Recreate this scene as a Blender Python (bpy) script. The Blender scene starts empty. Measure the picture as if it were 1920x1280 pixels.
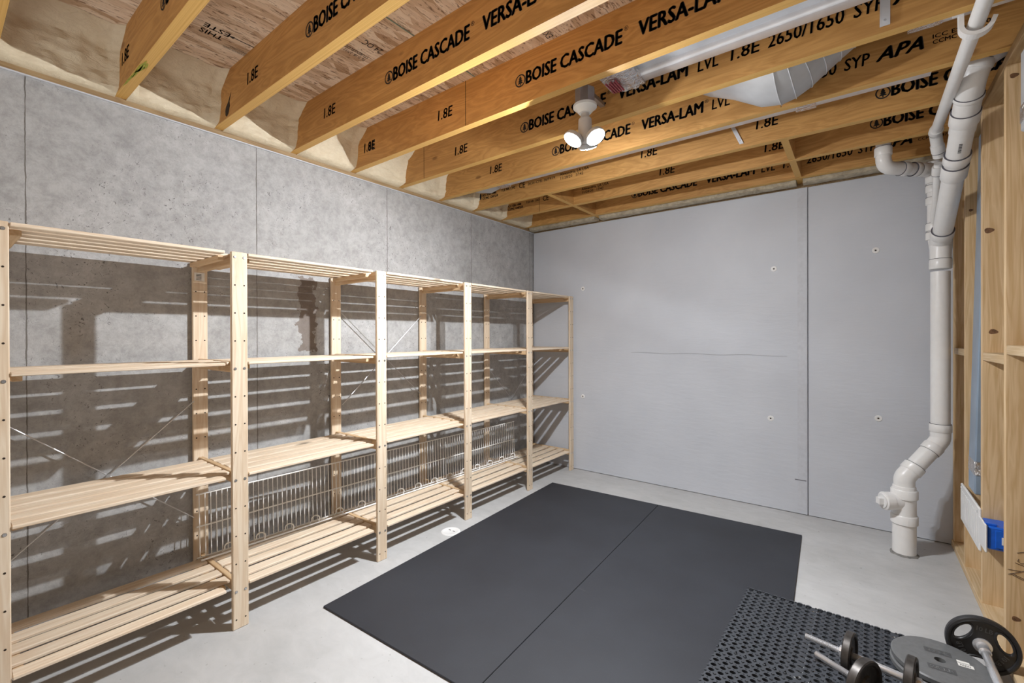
import bpy, bmesh, math, random
from mathutils import Vector, Matrix, noise, Euler

scene = bpy.context.scene
COL = scene.collection
R_ = math.radians
PI = math.pi
random.seed(7)

# ------------------------------------------------------------------ camera
cam_d = bpy.data.cameras.new('camera')
cam = bpy.data.objects.new('camera', cam_d)
COL.objects.link(cam)
cam_d.sensor_fit = 'HORIZONTAL'
cam_d.sensor_width = 36.0
cam_d.lens = 842.9 / 1920.0 * 36.0
cam_d.shift_y = -9.0 / 1920.0
cam_d.clip_start = 0.02
_y, _p, _r = R_(37.53), R_(0.167), R_(-0.169)
_F = Vector((-math.sin(_y) * math.cos(_p), math.cos(_y) * math.cos(_p), -math.sin(_p)))
_R0 = Vector((math.cos(_y), math.sin(_y), 0.0))
_U0 = _R0.cross(_F)
_R1 = _R0 * math.cos(_r) + _U0 * math.sin(_r)
_U1 = -_R0 * math.sin(_r) + _U0 * math.cos(_r)
cam.matrix_world = Matrix(((_R1.x, _U1.x, -_F.x, 0.0), (_R1.y, _U1.y, -_F.y, 0.0),
                           (_R1.z, _U1.z, -_F.z, 1.341), (0, 0, 0, 1)))
scene.camera = cam

# ------------------------------------------------------------------ light, sky, exposure
world = bpy.data.worlds.new('world')
scene.world = world
world.use_nodes = True
# gradient fill light in place of the unseen basement: bright below, dim warm above
_wt = world.node_tree
_tc = _wt.nodes.new('ShaderNodeTexCoord'); _sp = _wt.nodes.new('ShaderNodeSeparateXYZ'); _mr = _wt.nodes.new('ShaderNodeMapRange')
_cr = _wt.nodes.new('ShaderNodeValToRGB')
_wt.links.new(_tc.outputs['Generated'], _sp.inputs[0]); _wt.links.new(_sp.outputs[2], _mr.inputs[0])
_mr.inputs[1].default_value = -1.0; _mr.inputs[2].default_value = 1.0
_wt.links.new(_mr.outputs[0], _cr.inputs[0])
_cr.color_ramp.elements[0].position = 0.20; _cr.color_ramp.elements[0].color = (1.0, 0.97, 0.93, 1)
_cr.color_ramp.elements[1].position = 0.50; _cr.color_ramp.elements[1].color = (0.20, 0.145, 0.09, 1)
_wt.links.new(_cr.outputs[0], _wt.nodes['Background'].inputs[0])
_wt.nodes['Background'].inputs[1].default_value = 1.5
LAMP_STRENGTH = 25000.0
scene.view_settings.view_transform = 'Standard'
scene.view_settings.look = 'None'
scene.view_settings.gamma = 1.0
scene.view_settings.exposure = 0.07
scene.view_settings.use_curve_mapping = False
scene.cycles.use_denoising = True
scene.cycles.max_bounces = 8
scene.cycles.diffuse_bounces = 5
scene.cycles.sample_clamp_indirect = 6.0

# ------------------------------------------------------------------ room measures (metres, camera stands at x=0 y=0)
XW = -2.765            # face of the concrete wall
YB = 3.968             # face of the insulation boards
XS = 0.48              # face of the stud wall
ZW = 2.433             # top of the concrete
ZJ = 2.468             # underside of the joists
ZC = 2.709             # underside of the subfloor
JY = [0.13, 0.54, 0.95, 1.36, 1.77, 2.18, 2.59, 3.00, 3.41, 3.82]   # near faces of the joists
JT = 0.044

# ------------------------------------------------------------------ node helpers
class NT:
    def __init__(self, name, rough=0.7, metal=0.0):
        self.m = bpy.data.materials.new(name)
        self.m.use_nodes = True
        self.t = self.m.node_tree
        self.b = self.t.nodes['Principled BSDF']
        self.b.inputs['Roughness'].default_value = rough
        self.b.inputs['Metallic'].default_value = metal
        self._co = None
    def n(self, typ, **kw):
        nd = self.t.nodes.new(typ)
        for k, v in kw.items():
            setattr(nd, k, v)
        return nd
    def ln(self, a, b):
        self.t.links.new(a, b)
    def co(self, kind='Object'):
        if self._co is None:
            self._co = self.n('ShaderNodeTexCoord')
        return self._co.outputs[kind]
    def pos(self):
        return self.n('ShaderNodeNewGeometry').outputs['Position']
    def map(self, src, scale=(1, 1, 1), loc=(0, 0, 0), rot=(0, 0, 0)):
        m = self.n('ShaderNodeMapping')
        m.inputs['Scale'].default_value = scale
        m.inputs['Location'].default_value = loc
        m.inputs['Rotation'].default_value = rot
        self.ln(src, m.inputs[0])
        return m.outputs[0]
    def noise(self, src, scale, detail=4, rough=0.55, dist=0.0):
        x = self.n('ShaderNodeTexNoise')
        x.inputs['Scale'].default_value = scale
        x.inputs['Detail'].default_value = detail
        x.inputs['Roughness'].default_value = rough
        x.inputs['Distortion'].default_value = dist
        self.ln(src, x.inputs['Vector'])
        return x.outputs[0]
    def ramp(self, fac, stops, interp='LINEAR'):
        r = self.n('ShaderNodeValToRGB')
        r.color_ramp.interpolation = interp
        e = r.color_ramp.elements
        while len(e) < len(stops):
            e.new(0.5)
        for i, (p, c) in enumerate(stops):
            e[i].position = p
            e[i].color = (c[0], c[1], c[2], 1) if isinstance(c, (tuple, list)) else (c, c, c, 1)
        self.ln(fac, r.inputs[0])
        return r.outputs[0]
    def mix(self, fac, a, b, mode='MIX'):
        m = self.n('ShaderNodeMix', data_type='RGBA', blend_type=mode)
        for k, v in ((0, fac), (6, a), (7, b)):
            if hasattr(v, 'links') or hasattr(v, 'is_linked'):
                self.ln(v, m.inputs[k])
            elif k == 0:
                m.inputs[0].default_value = v
            else:
                m.inputs[k].default_value = (v[0], v[1], v[2], 1)
        return m.outputs[2]
    def math(self, op, a, b=None, c=None):
        m = self.n('ShaderNodeMath', operation=op)
        for i, v in enumerate((a, b, c)):
            if v is None:
                continue
            if hasattr(v, 'is_linked'):
                self.ln(v, m.inputs[i])
            else:
                m.inputs[i].default_value = v
        return m.outputs[0]
    def xyz(self, src):
        s = self.n('ShaderNodeSeparateXYZ')
        self.ln(src, s.inputs[0])
        return s.outputs
    def color(self, c):
        if hasattr(c, 'is_linked'):
            self.ln(c, self.b.inputs['Base Color'])
        else:
            self.b.inputs['Base Color'].default_value = (c[0], c[1], c[2], 1)
        return self
    def rough(self, s):
        self.ln(s, self.b.inputs['Roughness'])
        return self
    def bump(self, h, strength=0.3, dist=0.01):
        bp = self.n('ShaderNodeBump')
        bp.inputs['Strength'].default_value = strength
        bp.inputs['Distance'].default_value = dist
        self.ln(h, bp.inputs['Height'])
        self.ln(bp.outputs[0], self.b.inputs['Normal'])
        return self

M = {}
def plain(name, c, rough=0.6, metal=0.0, var=0.06, scale=25.0):
    """one colour with a little mottling"""
    t = NT(name, rough, metal)
    nz = t.noise(t.co(), scale, 3)
    a = [max(0, v * (1 - var)) for v in c]
    b = [min(1, v * (1 + var)) for v in c]
    t.color(t.ramp(nz, [(0.3, a), (0.7, b)]))
    M[name] = t.m
    return t

# poured concrete wall: mottled grey, pits, form seams every 0.914 m, one old patch stain
t = NT('poured_concrete', 0.85)
P = t.pos()
s = t.xyz(P)
n1 = t.noise(P, 1.6, 6, 0.6)
n2 = t.noise(P, 15, 11, 0.80, 0.2)
c1 = t.ramp(n1, [(0.3, (0.375, 0.375, 0.375)), (0.7, (0.50, 0.50, 0.505))])
c2 = t.ramp(n2, [(0.38, (0.60, 0.595, 0.59)), (0.60, (1, 1, 1))])
c = t.mix(0.75, c1, c2, 'MULTIPLY')
n3 = t.noise(P, 60, 3, 0.6, 1.5)
n4 = t.noise(P, 3.2, 3, 0.5)
pit = t.math('MULTIPLY', t.ramp(n3, [(0.63, 0.0), (0.67, 1.0)]), t.ramp(n4, [(0.44, 0.0), (0.56, 1.0)]))
c = t.mix(t.math('MULTIPLY', pit, 0.8), c, (0.10, 0.095, 0.09))
wob = t.math('MULTIPLY', t.math('SUBTRACT', t.noise(P, 22, 3), 0.5), 0.006)
fr = t.math('PINGPONG', t.math('ADD', t.math('SUBTRACT', s[1], 0.2544), wob), 0.4572)
seam = t.math('LESS_THAN', fr, t.math('MULTIPLY', t.noise(P, 9, 2), 0.0042))
c = t.mix(seam, c, (0.15, 0.14, 0.13))
dy = t.math('ABSOLUTE', t.math('SUBTRACT', s[1], 1.47))
dz = t.math('ABSOLUTE', t.math('SUBTRACT', s[2], 1.48))
edge = t.math('ADD', t.math('MULTIPLY', t.noise(P, 13, 4, 0.6), 0.16), -0.08)
st = t.math('MULTIPLY', t.math('LESS_THAN', t.math('ADD', dy, edge), 0.055), t.math('LESS_THAN', t.math('ADD', dz, edge), 0.23))
c = t.mix(t.math('MULTIPLY', st, 0.7), c, (0.13, 0.09, 0.065))
t.color(c)
h = t.math('SUBTRACT', n2, t.math('ADD', t.math('MULTIPLY', pit, 0.8), t.math('MULTIPLY', seam, 1.5)))
t.bump(h, 0.5, 0.006)
M['poured_concrete'] = t.m

t = NT('slab_concrete', 0.72)
P = t.pos()
n1 = t.noise(P, 1.3, 5, 0.6)
n2 = t.noise(t.map(P, (1.0, 1.8, 1.0), rot=(0, 0, 0.6)), 7, 7, 0.68, 0.6)
c = t.mix(0.55, t.ramp(n1, [(0.3, (0.43, 0.43, 0.43)), (0.7, (0.54, 0.54, 0.545))]),
          t.ramp(n2, [(0.3, (0.78, 0.78, 0.78)), (0.65, (1, 1, 1))]), 'MULTIPLY')
n3 = t.noise(P, 40, 2)
c = t.mix(t.math('MULTIPLY', t.ramp(n3, [(0.70, 0.0), (0.74, 1.0)]), 0.5), c, (0.2, 0.19, 0.18))
t.color(c).bump(n2, 0.06, 0.004)
M['slab_concrete'] = t.m

t = NT('insulation_facer', 0.55)
P = t.pos()
n1 = t.noise(P, 2.0, 4)
n2 = t.noise(t.map(P, (1, 1, 5)), 7, 4, 0.6, 0.5)
t.color(t.ramp(n1, [(0.3, (0.53, 0.555, 0.61)), (0.7, (0.58, 0.605, 0.66))]))
t.bump(n2, 0.16, 0.01)
M['insulation_facer'] = t.m
plain('facer_tape', (0.535, 0.555, 0.605), 0.5, 0, 0.05, 40)
plain('crease_grey', (0.33, 0.34, 0.37), 0.7)
plain('seam_dark', (0.16, 0.16, 0.18), 0.9)

def wood(name, axis, light, dark, knots=0.0, scale=1.0, rough=0.6, rand=0.12, line=0.5):
    """lumber: grain along the given axis, each loose piece a little different"""
    t = NT(name, rough)
    geo = t.n('ShaderNodeNewGeometry')
    oi = t.n('ShaderNodeObjectInfo')
    rnd = t.math('ADD', geo.outputs['Random Per Island'], t.math('MULTIPLY', oi.outputs['Random'], 3.7))
    off = t.n('ShaderNodeCombineXYZ')
    for i, k in enumerate((13.1, 7.7, 19.3)):
        t.ln(t.math('MULTIPLY', rnd, k), off.inputs[i])
    va = t.n('ShaderNodeVectorMath', operation='ADD')
    t.ln(t.co(), va.inputs[0]); t.ln(off.outputs[0], va.inputs[1])
    sc = [9.0 * scale] * 3
    sc[axis] = 0.55 * scale
    v = t.map(va.outputs[0], sc)
    g1 = t.noise(v, 3.0, 3, 0.5, 0.7)
    rings = t.math('PINGPONG', t.math('MULTIPLY', g1, 10.0), 1.0)
    sc2 = [120.0] * 3
    sc2[axis] = 3.0
    fine = t.noise(t.map(va.outputs[0], sc2), 1.0, 3, 0.6)
    fac = t.math('ADD', t.math('MULTIPLY', rings, line), t.math('MULTIPLY', fine, 1.0 - line))
    c = t.ramp(fac, [(0.2, light), (0.8, dark)])
    tone = t.math('FRACT', t.math('MULTIPLY', rnd, 5.31))
    c = t.mix(1.0, c, t.ramp(tone, [(0.0, 1 - rand), (1.0, 1.0)]), 'MULTIPLY')
    if knots:
        vs = [6.0 * scale] * 3
        vs[axis] = 2.2 * scale
        vo = t.n('ShaderNodeTexVoronoi')
        vo.inputs['Scale'].default_value = 1.0
        t.ln(t.map(va.outputs[0], vs), vo.inputs['Vector'])
        sel = t.math('GREATER_THAN', t.xyz(vo.outputs['Color'])[0], 1.0 - knots)
        kn = t.math('MULTIPLY', t.ramp(vo.outputs['Distance'], [(0.05, 1.0), (0.13, 0.0)]), sel)
        c = t.mix(t.math('MULTIPLY', kn, 0.85), c, [x * 0.28 for x in dark])
    t.color(c)
    M[name] = t.m
    return t

wood('pine_upright', 2, (0.83, 0.70, 0.545), (0.70, 0.53, 0.365), 0.10)
wood('pine_slat', 1, (0.83, 0.71, 0.565), (0.71, 0.55, 0.395), 0.12)
wood('pine_rail', 0, (0.72, 0.53, 0.33), (0.60, 0.40, 0.22), 0.06)
wood('stud_lumber', 2, (0.76, 0.56, 0.335), (0.60, 0.395, 0.195), 0.34, line=0.5)
wood('plate_lumber', 1, (0.55, 0.38, 0.20), (0.40, 0.25, 0.11), 0.10)
wood('block_lumber', 1, (0.68, 0.52, 0.33), (0.55, 0.38, 0.2), 0.10)
wood('sill_lumber', 1, (0.42, 0.29, 0.15), (0.28, 0.175, 0.08), 0.10)

# laminated veneer joists: orange veneer faces, yellow striped undersides
t = NT('veneer_face', 0.62)
oi = t.n('ShaderNodeObjectInfo')
off = t.n('ShaderNodeCombineXYZ')
t.ln(t.math('MULTIPLY', oi.outputs['Random'], 31.0), off.inputs[0])
t.ln(t.math('MULTIPLY', oi.outputs['Random'], 17.0), off.inputs[2])
va = t.n('ShaderNodeVectorMath', operation='ADD')
t.ln(t.co(), va.inputs[0]); t.ln(off.outputs[0], va.inputs[1])
v = t.map(va.outputs[0], (1.1, 1, 6.5))
g = t.noise(v, 1.5, 3, 0.5, 1.1)
rings = t.math('PINGPONG', t.math('MULTIPLY', g, 16.0), 1.0)
fine = t.noise(t.map(va.outputs[0], (4, 1, 150)), 1.0, 3, 0.6)
big = t.noise(t.map(va.outputs[0], (0.8, 1, 3)), 1.6, 2)
fac = t.math('ADD', t.math('MULTIPLY', rings, 0.42), t.math('MULTIPLY', fine, 0.62))
c = t.ramp(fac, [(0.15, (0.66, 0.365, 0.120)), (0.85, (0.45, 0.225, 0.062))])
c = t.mix(0.8, c, t.ramp(big, [(0.3, (0.74, 0.70, 0.66)), (0.7, (1.0, 1.0, 1.0))]), 'MULTIPLY')
vo = t.n('ShaderNodeTexVoronoi'); vo.inputs['Scale'].default_value = 1.0
t.ln(t.map(va.outputs[0], (3.0, 1, 7)), vo.inputs['Vector'])
kn = t.math('MULTIPLY', t.ramp(vo.outputs['Distance'], [(0.06, 1.0), (0.11, 0.0)]),
            t.math('GREATER_THAN', t.xyz(vo.outputs['Color'])[0], 0.88))
c = t.mix(t.math('MULTIPLY', kn, 0.6), c, (0.12, 0.045, 0.012))
t.color(c)
M['veneer_face'] = t.m
t = NT('veneer_edge', 0.6)
ln_ = t.noise(t.map(t.co(), (0.7, 230, 40)), 1.0, 2, 0.5)
t.color(t.ramp(ln_, [(0.3, (0.72, 0.44, 0.135)), (0.7, (0.58, 0.325, 0.075))]))
M['veneer_edge'] = t.m

# oriented strand board: pale strands lying mostly across the room, dark slivers
t = NT('strand_board', 0.8)
P = t.pos()
v = t.map(P, (34, 7, 1), rot=(0, 0, 0.12))
nd = t.noise(P, 5, 2)
vm = t.n('ShaderNodeVectorMath', operation='MULTIPLY_ADD')
cm = t.n('ShaderNodeCombineXYZ'); t.ln(nd, cm.inputs[0]); t.ln(nd, cm.inputs[1])
t.ln(cm.outputs[0], vm.inputs[0]); vm.inputs[1].default_value = (2.2, 2.2, 0); t.ln(v, vm.inputs[2])
vo = t.n('ShaderNodeTexVoronoi'); vo.inputs['Scale'].default_value = 1.0
t.ln(vm.outputs[0], vo.inputs['Vector'])
cc = t.xyz(vo.outputs['Color'])
c = t.ramp(cc[0], [(0.0, (0.50, 0.33, 0.20)), (0.35, (0.74, 0.57, 0.41)), (1.0, (0.90, 0.77, 0.62))])
fib = t.noise(t.map(P, (130, 12, 1), rot=(0, 0, 0.12)), 1.0, 3, 0.6)
c = t.mix(0.45, c, t.ramp(fib, [(0.3, (0.68, 0.62, 0.56)), (0.7, (1, 1, 1))]), 'MULTIPLY')
sl = t.noise(t.map(P, (95, 17, 1), rot=(0, 0, 0.16)), 1.0, 5, 0.68, 0.9)
c = t.mix(t.math('MULTIPLY', t.ramp(sl, [(0.55, 0.0), (0.62, 1.0)]), 0.85), c, (0.17, 0.085, 0.04))
t.color(c).bump(cc[1], 0.15, 0.003)
M['strand_board'] = t.m

t = NT('spray_foam_skin', 0.5)
n1 = t.noise(t.map(t.co(), (1, 1, 2.6)), 22, 6, 0.66, 1.2)
n2 = t.noise(t.co(), 4, 3)
c = t.mix(0.5, t.ramp(n2, [(0.3, (0.70, 0.595, 0.425)), (0.7, (0.80, 0.715, 0.545))]),
          t.ramp(n1, [(0.3, (0.80, 0.76, 0.70)), (0.65, (1, 1, 1))]), 'MULTIPLY')
t.color(c).bump(n1, 0.55, 0.012)
M['spray_foam_skin'] = t.m
t = NT('old_foam_skin', 0.7)
n1 = t.noise(t.co(), 22, 5, 0.6, 0.6)
t.color(t.ramp(n1, [(0.3, (0.30, 0.25, 0.18)), (0.7, (0.55, 0.49, 0.37))])).bump(n1, 0.6, 0.012)
M['old_foam_skin'] = t.m

t = NT('rubber_sheet', 0.62)
P = t.pos()
n1 = t.noise(P, 2.2, 5, 0.6)
n2 = t.noise(P, 320, 2, 0.5)
c = t.ramp(n1, [(0.3, (0.018, 0.0195, 0.026)), (0.75, (0.028, 0.031, 0.040))])
c = t.mix(t.math('MULTIPLY', t.ramp(n2, [(0.70, 0.0), (0.76, 1.0)]), 0.5), c, (0.12, 0.12, 0.125))
scr = t.math('MULTIPLY', t.ramp(t.noise(t.map(P, (3, 38, 1), rot=(0, 0, 0.7)), 1.0, 2), [(0.70, 0.0), (0.76, 1.0)]),
             t.ramp(t.noise(P, 1.7, 2), [(0.55, 0.0), (0.63, 1.0)]))
c = t.mix(t.math('MULTIPLY', scr, 0.35), c, (0.10, 0.10, 0.105))
t.color(c).bump(n2, 0.2, 0.001)
M['rubber_sheet'] = t.m
plain('rubber_ring', (0.045, 0.050, 0.060), 0.5, 0, 0.2, 60)
plain('black_ink', (0.012, 0.011, 0.012), 0.75, 0, 0.3, 80)
plain('hole_dark', (0.03, 0.018, 0.01), 0.9)
plain('zinc', (0.62, 0.63, 0.65), 0.35, 1.0, 0.08)
plain('galvanized', (0.74, 0.76, 0.80), 0.38, 0.55, 0.08, 9)
plain('duct_grey', (0.52, 0.53, 0.55), 0.5, 0.3, 0.10, 8)
plain('blue_cast_metal', (0.33, 0.43, 0.56), 0.35, 0.35, 0.10, 5)  # plain sheet metal with the bluish cast of the light put into its colour
plain('pvc', (0.80, 0.795, 0.79), 0.32, 0, 0.02)
plain('pvc_seam', (0.10, 0.10, 0.12), 0.6)
plain('white_plastic', (0.78, 0.78, 0.78), 0.4, 0, 0.02)
plain('wire_white', (0.93, 0.93, 0.92), 0.3, 0, 0.03)
plain('blue_plastic', (0.010, 0.12, 0.62), 0.35, 0, 0.1)
plain('paper_white', (0.80, 0.79, 0.76), 0.7, 0, 0.03)
plain('grey_iron', (0.17, 0.175, 0.18), 0.42, 0.2, 0.08, 60)
plain('grey_iron_shaded', (0.10, 0.103, 0.107), 0.5, 0.2, 0.08, 60)  # same grey iron, darkened to paint recess shade on the flat panels
plain('pale_iron', (0.42, 0.43, 0.44), 0.4, 0.2, 0.08, 60)
plain('worn_iron', (0.075, 0.068, 0.064), 0.42, 0.6, 0.4, 30)
plain('black_rubber_coat', (0.022, 0.022, 0.024), 0.4, 0, 0.1)
plain('chrome', (0.80, 0.81, 0.84), 0.24, 0.72, 0.03)
plain('lamp_body', (0.55, 0.55, 0.56), 0.5, 0, 0.02)
plain('porcelain', (0.82, 0.82, 0.80), 0.3, 0, 0.02)
plain('yellow_cable', (0.66, 0.50, 0.05), 0.45, 0, 0.05)
plain('green_edge', (0.20, 0.27, 0.22), 0.7, 0, 0.1)
plain('olive_stain', (0.30, 0.30, 0.035), 0.7, 0, 0.3, 60)
plain('mortar_grey', (0.20, 0.195, 0.185), 0.9, 0, 0.3, 60)
plain('knot_brown', (0.17, 0.085, 0.04), 0.7, 0, 0.5, 90)
plain('red_ink', (0.35, 0.06, 0.08), 0.7, 0, 0.2, 50)
plain('box_steel', (0.5, 0.5, 0.52), 0.4, 0.8, 0.05)
t = NT('foil', 0.22, 1.0)
n1 = t.noise(t.co(), 34, 4, 0.6, 0.8)
t.color(t.ramp(n1, [(0.3, (0.70, 0.70, 0.72)), (0.7, (0.88, 0.88, 0.90))])).bump(n1, 0.9, 0.02)
M['foil'] = t.m
t = NT('lit_lens')
t.b.inputs['Base Color'].default_value = (0.9, 0.9, 0.9, 1)
t.b.inputs['Emission Color'].default_value = (0.97, 0.985, 1.0, 1)
t.b.inputs['Emission Strength'].default_value = 60.0
M['lit_lens'] = t.m
t = NT('added_emitter')  # small bright emitter added in front of each lens to sharpen the shelf shadows
t.b.inputs['Emission Color'].default_value = (0.94, 0.972, 1.0, 1)
t.b.inputs['Emission Strength'].default_value = LAMP_STRENGTH
M['added_emitter'] = t.m
M['added_emitter_dim'] = t.m.copy()
M['added_emitter_dim'].name = 'added_emitter_dim'
M['added_emitter_dim'].node_tree.nodes['Principled BSDF'].inputs['Emission Strength'].default_value = LAMP_STRENGTH * 0.30  # weaker added emitter, so that one head dominates the shadows

# ------------------------------------------------------------------ mesh helpers
class MB:
    def __init__(self):
        self.v, self.f, self.mi, self.sm = [], [], [], []
    def add(self, vs, fs, mi=0, smooth=False):
        b = len(self.v)
        self.v += [tuple(p) for p in vs]
        for f in fs:
            self.f.append([b + i for i in f]); self.mi.append(mi); self.sm.append(smooth)
        return self
    def box(self, x0, x1, y0, y1, z0, z1, mi=0, bottom_mi=None):
        v = [(x0, y0, z0), (x1, y0, z0), (x1, y1, z0), (x0, y1, z0), (x0, y0, z1), (x1, y0, z1), (x1, y1, z1), (x0, y1, z1)]
        self.add(v, [(0, 3, 2, 1)], mi if bottom_mi is None else bottom_mi)
        b = len(self.v) - 8
        for f in ((4, 5, 6, 7), (0, 1, 5, 4), (1, 2, 6, 5), (2, 3, 7, 6), (3, 0, 4, 7)):
            self.f.append([b + i for i in f]); self.mi.append(mi); self.sm.append(False)
        return self
    def lathe(self, prof, o, axis, n=24, mi=0, smooth=True, cap=True):
        """prof: (radius, distance along axis)"""
        a = Vector(axis).normalized(); o = Vector(o)
        u = a.orthogonal().normalized(); w = a.cross(u)
        vs, fs = [], []
        for r, h in prof:
            for i in range(n):
                q = 2 * PI * i / n
                vs.append(o + a * h + (u * math.cos(q) + w * math.sin(q)) * r)
        for k in range(len(prof) - 1):
            for i in range(n):
                j = (i + 1) % n
                fs.append((k * n + i, k * n + j, (k + 1) * n + j, (k + 1) * n + i))
        self.add(vs, fs, mi, smooth)
        if cap:
            b = len(self.v) - len(vs)
            self.f.append([b + i for i in range(n)][::-1]); self.mi.append(mi); self.sm.append(False)
            self.f.append([b + (len(prof) - 1) * n + i for i in range(n)]); self.mi.append(mi); self.sm.append(False)
        return self
    def tube(self, pts, r, n=16, mi=0, cap=True):
        pts = [Vector(p) for p in pts]
        rs = r if isinstance(r, (list, tuple)) else [r] * len(pts)
        tg = []
        for i in range(len(pts)):
            d = (pts[min(i + 1, len(pts) - 1)] - pts[max(i - 1, 0)])
            tg.append(d.normalized())
        u = tg[0].orthogonal().normalized()
        vs, fs = [], []
        for i, p in enumerate(pts):
            if i:
                q = tg[i - 1].rotation_difference(tg[i]); u = q @ u
            u = (u - tg[i] * u.dot(tg[i])).normalized()
            w = tg[i].cross(u)
            for k in range(n):
                a = 2 * PI * k / n
                vs.append(p + (u * math.cos(a) + w * math.sin(a)) * rs[i])
        for i in range(len(pts) - 1):
            for k in range(n):
                j = (k + 1) % n
                fs.append((i * n + k, i * n + j, (i + 1) * n + j, (i + 1) * n + k))
        self.add(vs, fs, mi, True)
        if cap:
            b = len(self.v) - len(vs)
            self.f.append([b + k for k in range(n)][::-1]); self.mi.append(mi); self.sm.append(False)
            self.f.append([b + (len(pts) - 1) * n + k for k in range(n)]); self.mi.append(mi); self.sm.append(False)
        return self
    def prism(self, poly, d, mi=0, smooth=False):
        """closed polygon (3d points) pushed along vector d"""
        n = len(poly); d = Vector(d)
        vs = [Vector(p) for p in poly] + [Vector(p) + d for p in poly]
        self.add(vs, [list(range(n))[::-1], list(range(n, 2 * n))], mi)
        b = len(self.v) - 2 * n
        for i in range(n):
            j = (i + 1) % n
            self.f.append([b + i, b + j, b + n + j, b + n + i]); self.mi.append(mi); self.sm.append(smooth)
        return self
    def build(self, name, mats, parent=None, bevel=0.0, o=None):
        me = bpy.data.meshes.new(name)
        og = Vector(o) if o is not None else Vector((0, 0, 0))
        me.from_pydata([tuple(Vector(p) - og) for p in self.v], [], self.f)
        mats = mats if isinstance(mats, (list, tuple)) else [mats]
        for m in mats:
            me.materials.append(M[m])
        me.polygons.foreach_set('material_index', self.mi)
        me.polygons.foreach_set('use_smooth', self.sm)
        bm = bmesh.new(); bm.from_mesh(me)
        bmesh.ops.recalc_face_normals(bm, faces=bm.faces)
        bm.to_mesh(me); bm.free()
        if any(self.sm):
            me.set_sharp_from_angle(angle=R_(40))
        ob = bpy.data.objects.new(name, me)
        ob.location = og
        COL.objects.link(ob)
        if parent is not None:
            put(ob, parent)
        if bevel:
            bv = ob.modifiers.new('Bevel', 'BEVEL')
            bv.width = bevel; bv.segments = 1; bv.limit_method = 'ANGLE'; bv.angle_limit = R_(50)
        return ob

def put(ob, parent):
    """parent with the offset kept in the location (parents are never rotated before their parts are hung)"""
    w = Vector((0, 0, 0))
    p = parent
    while p is not None:
        w += p.location; p = p.parent
    ob.parent = parent
    ob.location = ob.location - w

def tag(o, label=None, cat=None, group=None, kind=None):
    if label: o['label'] = label
    if cat: o['category'] = cat
    if group: o['group'] = group
    if kind: o['kind'] = kind
    return o

def thing(name, label, cat, loc=(0, 0, 0), group=None):
    e = bpy.data.objects.new(name, None)
    e.empty_display_size = 0.05
    e.location = loc
    COL.objects.link(e)
    return tag(e, label, cat, group)

def struct(name, mb, mats, bevel=0.0):
    return tag(mb.build(name, mats, None, bevel), kind='structure')

def rounded(pts, rad, seg=6):
    """polyline with its corners rounded"""
    pts = [Vector(p) for p in pts]
    out = [pts[0]]
    for i in range(1, len(pts) - 1):
        a, b, c = pts[i - 1], pts[i], pts[i + 1]
        d1, d2 = (a - b), (c - b)
        ang = d1.angle(d2)
        tl = min(rad / max(math.tan(ang / 2), 1e-3), d1.length * 0.49, d2.length * 0.49)
        p1, p2 = b + d1.normalized() * tl, b + d2.normalized() * tl
        for k in range(seg + 1):
            q = k / seg
            out.append((1 - q) ** 2 * p1 + 2 * q * (1 - q) * b + q * q * p2)
    out.append(pts[-1])
    return out

def text_mesh(body, x0, z0, width, cap, bold=0.0, shear=0.0):
    """outline of printed words as flat polygons: list of verts (x, z), faces"""
    cu = bpy.data.curves.new('tmp_text', 'FONT')
    cu.body = body
    cu.resolution_u = 2
    cu.shear = shear
    ob = bpy.data.objects.new('tmp_text', cu)
    COL.objects.link(ob)
    dg = bpy.context.evaluated_depsgraph_get()
    me = bpy.data.meshes.new_from_object(ob.evaluated_get(dg))
    vs = [v.co.copy() for v in me.vertices]
    fs = [list(p.vertices) for p in me.polygons]
    bpy.data.objects.remove(ob); bpy.data.curves.remove(cu); bpy.data.meshes.remove(me)
    xa, xb = min(v.x for v in vs), max(v.x for v in vs)
    sx = width / (xb - xa)
    nl = body.count('\n')
    ya, yb = (0.0, 0.73) if nl == 0 else (min(v.y for v in vs), 0.73)
    sz = cap / (yb - ya)
    base = [(x0 + (v.x - xa) * sx, z0 + (v.y - ya) * sz) for v in vs]
    if not bold:
        return base, fs
    d = bold * cap
    out, of = [], []
    for ox, oz in ((0, 0), (d, 0), (-d, 0), (0, d * 0.6), (0, -d * 0.6)):
        b = len(out)
        out += [(x + ox, z + oz) for x, z in base]
        of += [[b + i for i in f] for f in fs]
    return out, of

def printed(parent, body, x0, z0, width, cap, yface, bold=0.0, shear=0.0, mat='black_ink', name='printed_lettering'):
    vs, fs = text_mesh(body, x0, z0, width, cap, bold, shear)
    mb = MB()
    mb.add([(x, yface - 0.0012, z) for x, z in vs], fs)
    return mb.build(name, mat, parent, 0, o=(x0, yface - 0.0012, z0))

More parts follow.
